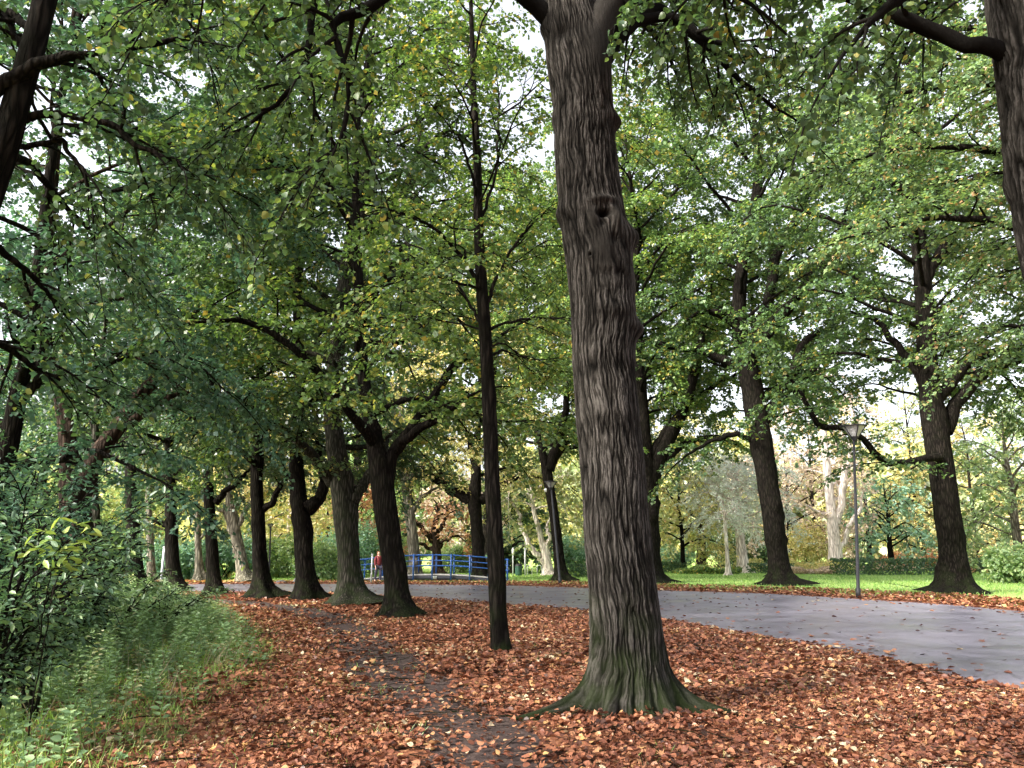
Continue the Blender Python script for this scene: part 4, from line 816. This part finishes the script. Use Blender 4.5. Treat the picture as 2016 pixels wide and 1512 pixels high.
# shrubs and low growth beyond the road
def shrub(name, label, x, by, d, H, Rr, kind, seed, n=5000, leafsz=.2, g=None, cat='shrub', tmpl=KITE, stemw=.03, z=None, hollow=.35, ns=9, bark='bark'):
    rng = np.random.default_rng(seed); z = float(rise(d)) if z is None else z; b = P(x, by, d); b[2] = z
    t = thing(name, b, label, cat, g); go = Geo()
    c = rng.normal(0, 1, (14, 3)); c = nz(c)*[Rr*.55, Rr*.55, H*.3] + [0, 0, H*.55]; cr = (.42+.3*rng.random(14))*min(Rr, H*.62)
    for k in range(ns):
        e = c[k % 14]; q = np.array([[rng.normal(0, .05*Rr), rng.normal(0, .05*Rr), 0, stemw], [e[0]*.35, e[1]*.35, e[2]*.45, stemw*.7], [*e, stemw*.3]])
        Q = smooth_path(q, 10); V, Fq = tubes(Q[None, :, :3], Q[None, :, 3], 6); go.add(V, Fq, .5)
    i = rng.integers(0, 14, n); u = nz(rng.normal(0, 1, (n, 3))); r = cr[i]*(hollow+(1-hollow)*rng.random(n)**.5)
    p = c[i]+u*r[:, None]*(1+.18*rng.normal(0, 1, (n, 1))); m = p[:, 2] > .03; p, u = p[m], u[m]; n = len(p)
    link('stems', go.mesh('stems', M[bark], smooth=True), t)
    link('foliage', leaf_mesh('foliage', p, u+rng.normal(0, .5, (n, 3))-[0, 0, .3], u*.5+np.array([0, 0, .8])+rng.normal(0, .4, (n, 3)), leafsz*(.6+.7*rng.random(n)), tmpl, M[kind], rng), t)
    return t
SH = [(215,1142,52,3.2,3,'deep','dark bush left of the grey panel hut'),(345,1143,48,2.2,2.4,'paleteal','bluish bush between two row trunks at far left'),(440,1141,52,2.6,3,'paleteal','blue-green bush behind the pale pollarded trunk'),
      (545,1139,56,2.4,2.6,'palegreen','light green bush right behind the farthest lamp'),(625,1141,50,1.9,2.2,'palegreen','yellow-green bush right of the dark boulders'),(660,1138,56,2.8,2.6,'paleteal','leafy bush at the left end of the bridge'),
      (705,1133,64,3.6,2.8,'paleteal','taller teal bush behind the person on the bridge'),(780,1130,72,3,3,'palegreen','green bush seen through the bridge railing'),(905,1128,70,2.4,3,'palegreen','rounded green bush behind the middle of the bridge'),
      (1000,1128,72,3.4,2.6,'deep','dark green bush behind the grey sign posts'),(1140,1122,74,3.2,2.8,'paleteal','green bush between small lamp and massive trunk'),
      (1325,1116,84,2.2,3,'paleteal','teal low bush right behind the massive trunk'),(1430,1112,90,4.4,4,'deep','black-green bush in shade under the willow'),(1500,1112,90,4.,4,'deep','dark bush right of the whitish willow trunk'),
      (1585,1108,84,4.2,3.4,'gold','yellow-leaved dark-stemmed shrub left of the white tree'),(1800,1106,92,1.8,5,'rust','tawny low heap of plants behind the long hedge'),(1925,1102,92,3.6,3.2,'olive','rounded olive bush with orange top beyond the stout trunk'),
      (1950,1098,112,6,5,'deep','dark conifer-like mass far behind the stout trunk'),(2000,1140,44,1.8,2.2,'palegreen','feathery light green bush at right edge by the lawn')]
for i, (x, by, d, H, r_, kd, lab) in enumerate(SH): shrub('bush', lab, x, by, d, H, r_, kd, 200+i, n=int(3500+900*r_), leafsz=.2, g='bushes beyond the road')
fartree('sapling', 'thin white-stemmed sapling on the lawn before the willow', 1434, 1131, 61, 6.2, 1.0, 'silver', 'barkpale', 230, zc=4.3, nl=7, leafsz=.16, g=None, dens=.8, path=[(1434, 1131, 9), (1431, 1080, 7), (1427, 1020, 6), (1423, 985, 3)])
# back edge of the park: one continuous far wood
rng = np.random.default_rng(77); n = 60000
x = rng.uniform(-150, 150, n); cl = np.sin(x*.21)*3+np.sin(x*.53+1)*2
z = rng.random(n)**.8*(15+cl); y = 128+rng.uniform(-5, 5, n)+np.sin(x*.3)*4
u = nz(rng.normal(0, 1, (n, 3)))
lv = np.clip(.5+.25*np.sin(x*.11+z*.15)+rng.normal(0, .18, n), 0, 1)
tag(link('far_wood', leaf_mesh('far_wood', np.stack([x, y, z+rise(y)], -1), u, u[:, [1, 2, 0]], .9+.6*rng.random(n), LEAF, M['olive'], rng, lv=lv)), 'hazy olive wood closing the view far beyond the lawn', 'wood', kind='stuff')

# ------------------------------------------------------------------ hedges
def hedge(label, x0, x1, by, d, H, dep, seed, kind='deep'):
    rng = np.random.default_rng(seed); a, b = P(x0, by, d), P(x1, by, d); L = b[0]-a[0]; c = (a+b)/2; c[2] = float(rise(d))
    n = int(L*(H+dep)*150); n = min(n, 26000); f = rng.random(n)
    x = rng.uniform(-L/2, L/2, n); top = rng.random(n) < dep/(dep+2*H)
    y = np.where(top, rng.uniform(-dep/2, dep/2, n), np.where(rng.random(n) < .6, -dep/2, dep/2)+rng.normal(0, .05, n)); z = np.where(top, H+rng.normal(0, .04, n), rng.random(n)*H)
    nn = np.stack([rng.normal(0, .4, n), np.where(top, 0, np.sign(y))+rng.normal(0, .4, n), np.where(top, 1, .2)+rng.normal(0, .4, n)], -1)
    o = link('hedge', leaf_mesh('hedge', np.stack([x, y, z], -1), rng.normal(0, 1, (n, 3))+[0, 0, .4], nn, .13+.08*rng.random(n), KITE, M[kind], rng), None, c)
    return tag(o, label, 'hedge', 'clipped hedges round the lawn')
hedge('long dark clipped hedge between the tall lamp and stout trunk', 1640, 1850, 1127, 62, 1.15, 1.2, 301)
hedge('dark hedge right of the stout trunk at the lawn edge', 1905, 2080, 1120, 68, 1.2, 1.2, 302)
hedge('short low hedge left of the dark curved trunk', 1475, 1560, 1121, 68, .75, 1., 303)
hedge('thin reddish-topped hedge behind the lamp and dark trunk', 1560, 1650, 1112, 80, .7, 1., 304, 'olive')
hedge('short dark hedge just right of the massive trunk', 1290, 1352, 1116, 72, .8, 1.2, 305)
hedge('dark hedge between the small lamp and the massive trunk', 1112, 1200, 1131, 56, .8, 1., 306)
# flower bed and yellow-green plants on the lawn
for (x0, x1, d, H, kd, sd, lab) in [(1440, 1660, 76, 1.0, 'gold', 311, 'yellow-green flowering bed along the hedge'), (1330, 1450, 66, .55, 'lime', 312, 'low leafy bed before the willow'), (1690, 1800, 80, .5, 'pink', 313, 'pale pinkish plants behind the long hedge'), (1560, 1640, 66, .45, 'pink', 314, 'tawny grasses before the thin hedge')]:
    rng = np.random.default_rng(sd); a, b = P(x0, 1100, d), P(x1, 1100, d); n = 7000
    x = rng.uniform(a[0], b[0], n); y = d+rng.uniform(-1.6, 1.6, n); z = rng.random(n)**.7*H*(.7+.3*np.sin(x*1.7)+.2*np.sin(x*4.1))
    tag(link('bed_plants', leaf_mesh('bed_plants', np.stack([x, y, z+rise(y)], -1), rng.normal(0, .6, (n, 3))+[0, 0, .8], rng.normal(0, 1, (n, 3)), .12+.1*rng.random(n), KITE, M[kd], rng)), lab, 'plants', kind='stuff')

# ------------------------------------------------------------------ left verge shrubs and weeds
def spray_shrub(label, base, stems_, seed, kind, leafsz=.11, len2=.5, g='shrubs on the verge', tmpl=OVAL, spl=.02, extra=None, name='shrub', t0=.28):
    """stems_: list of world-space control paths relative to base"""
    rng = np.random.default_rng(seed); base = np.asarray(base, float); t = thing(name, base, label, 'shrub', g); go = Geo(); Ls = []
    for s_ in stems_:
        Q = smooth_path(np.array([[*(np.array(p[:3])), p[3]] for p in s_]), 20); Q[2:, :3] += np.cumsum(rng.normal(0, .006, (18, 3)), 0); Ls.append(Q)
        V, Fq = tubes(Q[None, :, :3], Q[None, :, 3], 7); go.add(V, Fq, .5)
    a, b, l = grow(Ls, rng, sp2=.13, len2=len2, sp3=.09, len3=.26 if t0 < .5 else .12, spl=spl, droop=.3, t0=t0, leafsz=leafsz, flat=.45)
    go.add(a[0], a[1], .3); go.add(b[0], b[1], .3)
    link('stems', go.mesh('stems', M['bark'], smooth=True), t)
    link('foliage', leaf_mesh('foliage', *l, tmpl, M[kind], rng), t)
    return t
def stems(H, Rr, n, rng, r=.014):
    out = []
    for k in range(n):
        a = k*2.4+rng.normal(0, .3); q = Rr*(.35+.65*rng.random()); h = H*(.6+.4*rng.random()); c, s_ = math.cos(a), math.sin(a)
        out.append([(.04*c, .04*s_, 0, r), (q*.25*c, q*.25*s_, h*.4, r*.8), (q*.6*c, q*.6*s_, h*.75, r*.6), (q*c, q*s_, h, r*.25)])
    return out
rng = np.random.default_rng(404)
VS = [((-40, 1440), 6.2, 1.95, .85, 13, 'shrub', 'tall blue-green bush filling the lower left edge'),
      ((62, 1400), 7.4, 1.75, .75, 8, 'shrub', 'thin-stemmed bush with bare reddish lower stems at lower left'),
      ((-30, 1300), 9.5, 2.4, 1.15, 13, 'blue', 'bushy dark growth behind the lower left bushes'),
      ((130, 1270), 10.5, 1.55, 1.0, 12, 'shrub', 'mid green bush right of the bare-stemmed bush'),
      ((225, 1220), 13, 1.15, 1.1, 12, 'weed', 'rounded bramble bush before the brown forked trunk'),
      ((60, 1210), 14.5, 2.3, 1.5, 14, 'blue', 'dark bush below the brown forked trunk'),
      ((320, 1205), 16, .85, 1.2, 12, 'weed', 'grey-green bramble patch left of the leaf carpet end'),
      ((-90, 1240), 13, 3.6, 1.8, 14, 'blue', 'tall dark bush at the left border of the view')]
for i, ((x, y), d, H, r_, n, kd, lab) in enumerate(VS):
    b = P(x, y, d); b[2] = 0
    spray_shrub(lab, b, stems(H, r_, n, rng), 410+i, kd, leafsz=.07 if d < 9 else .09, len2=.55 if H > 1.2 else .42, spl=.022 if d < 9 else .03)
b = P(70, 1300, 6.0); b[2] = 0
tt = P(128, 1075, 6.0)[2]
spray_shrub('pale yellow-green leafy shoot standing out of the left bushes', b, [[(0, 0, 0, .006), (.02, 0, tt*.5, .005), (.10, -.03, tt*.88, .004), (.2, -.06, tt+.03, .002)], [(0, 0, tt*.5, .006), (.08, -.05, tt*.8, .004), (.2, -.12, tt-.05, .002)], [(0, 0, tt*.6, .005), (-.02, -.08, tt*.85, .003), (.02, -.2, tt-.02, .002)]], 430, 'yellowshoot', leafsz=.10, len2=.14, t0=.78, spl=.03)
rng = np.random.default_rng(55)
q = wedge(26000, 3.4, 24, rng, .85); vx = q[:, 0]-verge_x(q[:, 1]); q = q[(vx < -.15) & (rng.random(len(q)) < np.clip((-vx-.25)*.7, .04, .75)*np.clip(.75+.6*np.sin(q[:, 0]*2.3+1)*np.sin(q[:, 1]*1.4), .15, 1))]; n = len(q); vx = q[:, 0]-verge_x(q[:, 1])
h = (.12+.62*rng.random(n)**2.2)*np.clip(.5-vx*.32, .4, 1.5)
lean = rng.normal(0, .16, (n, 2)); base = np.stack([q[:, 0], q[:, 1], np.zeros(n)], -1); tip = base + np.stack([lean[:, 0]*h, lean[:, 1]*h, h], -1)
V, Fq = tubes(np.stack([base, (base+tip)/2+rng.normal(0, .01, (n, 3)), tip], 1), np.stack([np.full(n, .005), np.full(n, .004), np.full(n, .002)], -1), 4)
nlf = np.maximum(7, (h/.022).astype(int)); I = np.repeat(np.arange(n), nlf); N = len(I); k = np.arange(N)-np.repeat(np.cumsum(nlf)-nlf, nlf); t = ((k+.5)/nlf[I]*.85+.15)[:, None]
a = k*2.4+rng.random(N); hd = np.stack([np.cos(a), np.sin(a), np.zeros(N)], -1)
sz = .085*(1.15-.55*t[:, 0])*(.7+.6*rng.random(N))*(1+.3*(base[I, 1] > 12))
pl = base[I]*(1-t)+tip[I]*t + hd*.02
go = Geo(); go.add(V, Fq, .1)
lm = leaf_mesh('weeds', pl, hd+[0, 0, .25], hd*-.3+np.array([0, 0, 1.])+rng.normal(0, .25, (N, 3)), sz, (LEAF[0]*np.array([.75, 1, 1]), LEAF[1]), M['weed'], rng, lv=np.clip(np.repeat(rng.random(n), nlf)*.8+rng.random(N)*.25, 0, 1))
tag(link('weeds', lm), 'leafy nettle-like weeds covering the green verge at left', 'undergrowth', kind='stuff')
tag(link('weed_stalks', go.mesh('weed_stalks', M['grass'])), 'thin stalks of the weeds on the green verge', 'undergrowth', kind='stuff')

# ------------------------------------------------------------------ lamps
def lamp(label, bx, by, tx, ty, headw, d=None, box=False):
    d = d or G(bx, by)[1]; b = P(bx, by, d); b[2] = 0; tp_ = P(tx, ty, d); k = headw/F*d/2; hh = k*1.22
    t = thing('street_lamp', b, label, 'street lamp', 'street lamps along the path'); r = tp_-b; H = r[2]; lx = r[0]
    ax = lambda z: lx*z/H
    g = Geo(); g.tube([[0, 0, 0], [ax(.35), 0, .35], [ax(.36), 0, .36], [ax(H-hh), 0, H-hh]], [.085, .085, .06, .045], 14); link('pole', g.mesh('pole', M['darkmetal'], smooth=False), t)
    g = Geo(); g.lathe((lx, 0, H), [(.001, .02), (k*.5, .015), (k*.98, -.01), (k, -.03), (k*.97, -.05), (.001, -.05)], 28); cap = link('lamp_cap', g.mesh('lamp_cap', M['darkmetal'], smooth=False), t)
    g = Geo(); g.lathe((lx, 0, H-hh), [(.05, .0), (.07, .03), (k*.30, hh*.28), (k*.30, hh*.30), (.001, hh*.30)], 20); link('lamp_socket', g.mesh('lamp_socket', M['darkmetal']), t)
    g = Geo(); g.lathe((lx, 0, H-hh), [(k*.29, hh*.30), (k*.80, hh*.93)], 28); gl = link('lamp_glass', g.mesh('lamp_glass', M['lampglass'], smooth=True), t); cap.parent = gl
    g = Geo()
    for j in range(5):
        a = j*2*pi/5-pi/2; c, s_ = math.cos(a), math.sin(a)
        g.tube([[lx+c*k*.31, s_*k*.31, H-hh*.7], [lx+c*k*.83, s_*k*.83, H-.06]], .018, 6)
    link('frame', g.mesh('frame', M['darkmetal']), gl)
    if box:
        g = Geo(); g.box((lx-k*.75, 0, H-hh-.02), (.06, .06, .09)); link('sensor_box', g.mesh('sensor_box', M['white']), t)
    return t
lamp('tall dark lamp with wide inverted cone head, at the road edge on the right', 1690, 1178, 1680, 838, 52)
lamp('smaller lamp with little white box, before a dark trunk mid picture', 1103, 1152, 1084, 948, 27, box=True)
lamp('distant thin lamp seen between the fourth and third row trunks', 529, 1146, 533, 1031, 13, d=47)

def pole_thing(name, label, cat, x, yb, yt, d, r, m_, sign=None, g=None):
    b = P(x, yb, d); b[2] = float(rise(d)); H = P(x, yt, d)[2]-b[2]; t = thing(name, b, label, cat, g)
    q = Geo(); q.tube([[0, 0, 0], [0, 0, H*.5], [0, 0, H]], r, 10); link('pole', q.mesh('pole', M[m_]), t)
    q = Geo(); q.lathe((0, 0, H), [(r*1.25, 0), (r*1.25, .03), (.001, .06)], 10); link('cap', q.mesh('cap', M[m_]), t)
    if sign:
        q = Geo(); q.box((0, -.045, H-sign[1]*.6), (sign[0]/2, .012, sign[1]/2)); link('sign_plate', q.mesh('sign_plate', M['white']), t)
    return t
pole_thing('signpost', 'grey signpost with small upright plate left of the bin', 'signpost', 1010, 1131, 1079, 60, .05, 'greymetal', (.18, .45))
pole_thing('metal_post', 'plain grey post between the bin and the bicycle stands', 'post', 1034, 1131, 1080, 60, .07, 'greymetal')
pole_thing('metal_post', 'slim pale grey pole between two row trunks at far left', 'post', 317, 1147, 1078, 40, .06, 'greymetal')
pole_thing('metal_post', 'short white post at the left end of the blue bridge', 'post', 731, 1141, 1092, 44, .05, 'greymetal')
pole_thing('tree_stake', 'thin white stake in the shade behind the willow stem', 'stake', 1418, 1092, 1035, 96, .07, 'white')
pole_thing('metal_post', 'thin pale post by dark conifers near the right edge', 'post', 1984, 1068, 1030, 108, .09, 'greymetal')
# bin
b = P(1021, 1131, 60); b[2] = 0; t = thing('litter_bin', b, 'dark green litter bin between the two grey posts', 'litter bin')
g = Geo(); g.lathe((0, 0, 0), [(.001, .0), (.22, 0), (.25, .1), (.27, .7), (.27, .72)], 16); link('body', g.mesh('body', M['bin']), t)
g = Geo(); g.lathe((0, 0, .722), [(.28, 0), (.28, .06), (.15, .16), (.001, .18)], 16); link('lid', g.mesh('lid', M['darkmetal']), t)
# bicycle stands
for x, lab in ((1043, 'left of the two arched steel bicycle stands'), (1062, 'right of the two arched steel bicycle stands, by the plane tree')):
    b = P(x, 1131, 60); b[2] = 0; o = None
    g = Geo(); pts = [[-.17, 0, 0], [-.17, 0, .6]] + [[-.17*math.cos(a), 0, .62+.17*math.sin(a)] for a in np.linspace(0, pi, 9)] + [[.17, 0, .6], [.17, 0, 0]]
    g.tube(pts, .028, 8); o = link('bicycle_stand', g.mesh('bicycle_stand', M['greymetal'], smooth=True), None, b); tag(o, lab, 'bicycle stand', 'bicycle stands near the bridge')
# boulders
for x, y, w_, h_, lab, sd in ((553, 1148, 22, 6, 'low flat dark stone at the road edge left of the rounded one', 1), (584, 1147, 13, 12, 'rounded dark stone with pale top beside a row trunk', 2)):
    rg2 = np.random.default_rng(sd); d = 44; b = P(x, y, d); b[2] = 0; a, bb, c = w_/2/F*d, .35, h_/F*d
    U, W = np.meshgrid(np.arange(14)/14*2*pi, np.linspace(0, pi/2*1.0, 7)); jj = 1+.12*perlin(U/2/pi*5, W*2, 5, sd)
    V = np.stack([np.cos(U)*np.cos(W)*a*jj, np.sin(U)*np.cos(W)*bb*jj, np.sin(W)*c*jj-.02], -1).reshape(-1, 3)
    j, i = np.meshgrid(np.arange(6), np.arange(14), indexing='ij'); i2 = (i+1) % 14
    o = link('stone', new_mesh('stone', V, [np.stack([j*14+i, j*14+i2, (j+1)*14+i2, (j+1)*14+i], -1).reshape(-1, 4)], M['stone'], smooth=True), None, b); tag(o, lab, 'stone', 'dark stones at the road edge')

# ------------------------------------------------------------------ footbridge
dbr = 48.; bl, br = P(706, 1140, dbr), P(1003, 1140, dbr); Lb = br[0]-bl[0]; cb = (bl+br)/2; cb[2] = 0
t = thing('footbridge', cb, 'blue-railed low arched footbridge between the dark trunks', 'footbridge')
hb = lambda x: .10+.30*(1-(2*x/Lb)**2)*1.0
xs = np.linspace(-Lb/2, Lb/2, 25)
def arch(name, y0, y1, z0, z1, mt, par=t):
    V = []; 
    for x in xs: V += [[x, y0, hb(x)+z0], [x, y1, hb(x)+z0], [x, y1, hb(x)+z1], [x, y0, hb(x)+z1]]
    Fq = [[4*i+a, 4*i+(a+1) % 4, 4*i+4+(a+1) % 4, 4*i+4+a] for i in range(24) for a in range(4)]
    g = Geo(); g.add(V, Fq); g.F.setdefault(4, []).append(np.array([[0, 3, 2, 1], [96, 97, 98, 99]])); return link(name, g.mesh(name, M[mt]), par)
arch('deck', -1.1, 1.1, -.05, 0, 'deck'); arch('beam', -1.1, -.98, -.34, -.053, 'beam'); arch('beam', .98, 1.1, -.34, -.053, 'beam')
for yy in (-1.16, 1.16):
    for zz, hh in ((1.12, .035), (.8, .025), (.5, .025)): arch('rail', yy-.03, yy+.03, zz-hh, zz+hh, 'bluepaint')
    for k in range(9):
        x = -Lb/2+.12+(Lb-.24)*k/8; g = Geo(); g.box((x, yy+(-.065 if yy < 0 else .065), hb(x)+.45), (.045, .034, .74)); link('railing_post', g.mesh('railing_post', M['bluepaint']), t)
g = Geo(); g.box((.1, -1.115, hb(.1)-.18), (.16, .012, .09)); link('plaque', g.mesh('plaque', M['white']), t)

# ------------------------------------------------------------------ person on the bridge approach
def skin_obj(name, verts, edges, radii, mt, parent, sub=1):
    me = bpy.data.meshes.new(name); me.from_pydata(verts, edges, []); o = link(name, me, parent); me.materials.append(M[mt])
    bpy.context.view_layer.objects.active = o; md = o.modifiers.new('skin', 'SKIN')
    for i, r_ in enumerate(radii): me.skin_vertices[0].data[i].radius = (r_, r_) if not isinstance(r_, tuple) else r_
    me.skin_vertices[0].data[0].use_root = True; md.use_smooth_shade = True
    s_ = o.modifiers.new('sub', 'SUBSURF'); s_.levels = sub; s_.render_levels = sub; return o
pb = P(744, 1142, 45.5); pb[2] = 0
t = thing('person', pb, 'person in dark red jacket and dark trousers walking by the bridge railing', 'person', rz=.5)
v = [(0,0,.92),(0,0,1.1),(0,0,1.3),(0,0,1.42),(0,-.01,1.5),(0,-.02,1.6),(0,-.02,1.68),
     (.09,0,.88),(.11,-.10,.48),(.11,-.04,.07),(.11,-.16,.04),(-.09,0,.88),(-.11,.10,.48),(-.11,.20,.10),(-.11,.10,.05),
     (.18,0,1.36),(.23,.05,1.1),(.22,-.03,.86),(.22,-.05,.79),(-.18,0,1.36),(-.23,-.05,1.1),(-.22,-.14,.88),(-.22,-.17,.81)]
e = [(0,1),(1,2),(2,3),(3,4),(4,5),(5,6),(0,7),(7,8),(8,9),(9,10),(0,11),(11,12),(12,13),(13,14),(3,15),(15,16),(16,17),(17,18),(3,19),(19,20),(20,21),(21,22)]
r_ = [.13,.12,.15,.10,.05,.095,.08,.085,.06,.045,.03,.085,.06,.045,.03,.055,.045,.03,.03,.055,.045,.03,.03]
for hx, (hX, hY, hZ) in ((18, (.22, -.05, .79)), (22, (-.22, -.17, .81))):
    for f in range(5):
        off_ = (-.03+.015*f); n0 = len(v); ln_ = (.05, .075, .085, .078, .06)[f]
        v.append((hX+(.02 if f == 0 else 0), hY+off_, hZ-.035)); v.append((hX+(.02 if f == 0 else -.008), hY+off_*1.1, hZ-.035-ln_)); e += [(hx, n0), (n0, n0+1)]; r_ += [.009, .007]
bd = skin_obj('body', v, e, r_, 'skin', t)
skin_obj('jacket', [(0,0,.86),(0,0,1.1),(0,0,1.3),(0,0,1.44),(.18,0,1.37),(.235,.05,1.1),(.225,-.03,.9),(-.18,0,1.37),(-.235,-.05,1.1),(-.225,-.13,.92)], [(0,1),(1,2),(2,3),(3,4),(4,5),(5,6),(3,7),(7,8),(8,9)], [.175,.16,.185,.10,.085,.068,.055,.085,.068,.055], 'redjacket', t)
skin_obj('trousers', [(0,0,.92),(.09,0,.86),(.11,-.10,.48),(.11,-.04,.10),(-.09,0,.86),(-.11,.10,.48),(-.11,.20,.13)], [(0,1),(1,2),(2,3),(0,4),(4,5),(5,6)], [.15,.105,.08,.065,.105,.08,.065], 'trousers', t)
skin_obj('hair', [(0,.035,1.74),(0,.06,1.64),(0,.08,1.5),(0,.08,1.4)], [(0,1),(1,2),(2,3)], [.085,.10,.085,.05], 'hair', t)

# ------------------------------------------------------------------ parked cars, panel hut
def car(label, x, d, rz=0):
    b = P(x, 1090, d); b[2] = float(rise(d)); t = thing('parked_car', b, label, 'car', 'cars parked beyond the park', rz); t.location.z = b[2]
    prof = [(-2.05, .35), (-2.1, .75), (-1.95, .95), (-1.3, 1.02), (-.75, 1.42), (.65, 1.45), (1.25, 1.02), (1.95, .85), (2.1, .6), (2.08, .35)]
    g = Geo(); n = len(prof); V = [[px_, s_*(.86 if pz < 1.1 else .68), pz] for s_ in (-1, 1) for px_, pz in prof]; g.add(V, [[i, i+1, n+i+1, n+i] for i in range(n-1)]+[[n-1, 0, n, 2*n-1]])
    g.F.setdefault(n, []).append(np.array([list(range(n))[::-1], list(range(n, 2*n))])); link('body', g.mesh('body', M['carpaint']), t)
    g = Geo(); 
    for s_ in (-1, 1): g = Geo(); g.box((-.05, s_*.80, 1.2), (.72, .01, .14)); link('side_window', g.mesh('side_window', M['glass']), t)
    for wx in (-1.3, 1.3):
        for s_ in (-1, 1): g = Geo(); g.tube([[wx, s_*.78, .33], [wx, s_*.92, .33]], .33, 16); link('wheel', g.mesh('wheel', M['tyre']), t)
car('dark car parked far off just right of the stout trunk', 1906, 118); car('dark car parked far off beside the olive bush', 1947, 118)
b = P(226, 1146, 56); b[2] = 0; t = thing('garden_hut', b, 'pale grey hut side with red-brown uprights seen past the left shrubs', 'hut')
g = Geo(); g.box((-.5, 0, .75), (.75, .4, .75)); link('wall', g.mesh('wall', M['panel']), t)
g = Geo(); V = [[-1.35, -.5, 1.5], [.35, -.5, 1.5], [.35, .5, 1.5], [-1.35, .5, 1.5], [-1.35, 0, 1.75], [.35, 0, 1.75]]; g.add(V, [[0, 1, 5, 4], [2, 3, 4, 5]]); g.add(V, [[0, 4, 3], [1, 2, 5]]); link('roof', g.mesh('roof', M['stone']), t)
for k in range(4): g = Geo(); g.box((.45+.32*k, -.2, .75), (.06, .06, .75)); link('upright', g.mesh('upright', M['redpost']), t)
print('LEAVES', NL, 'OBJECTS', len(bpy.data.objects))
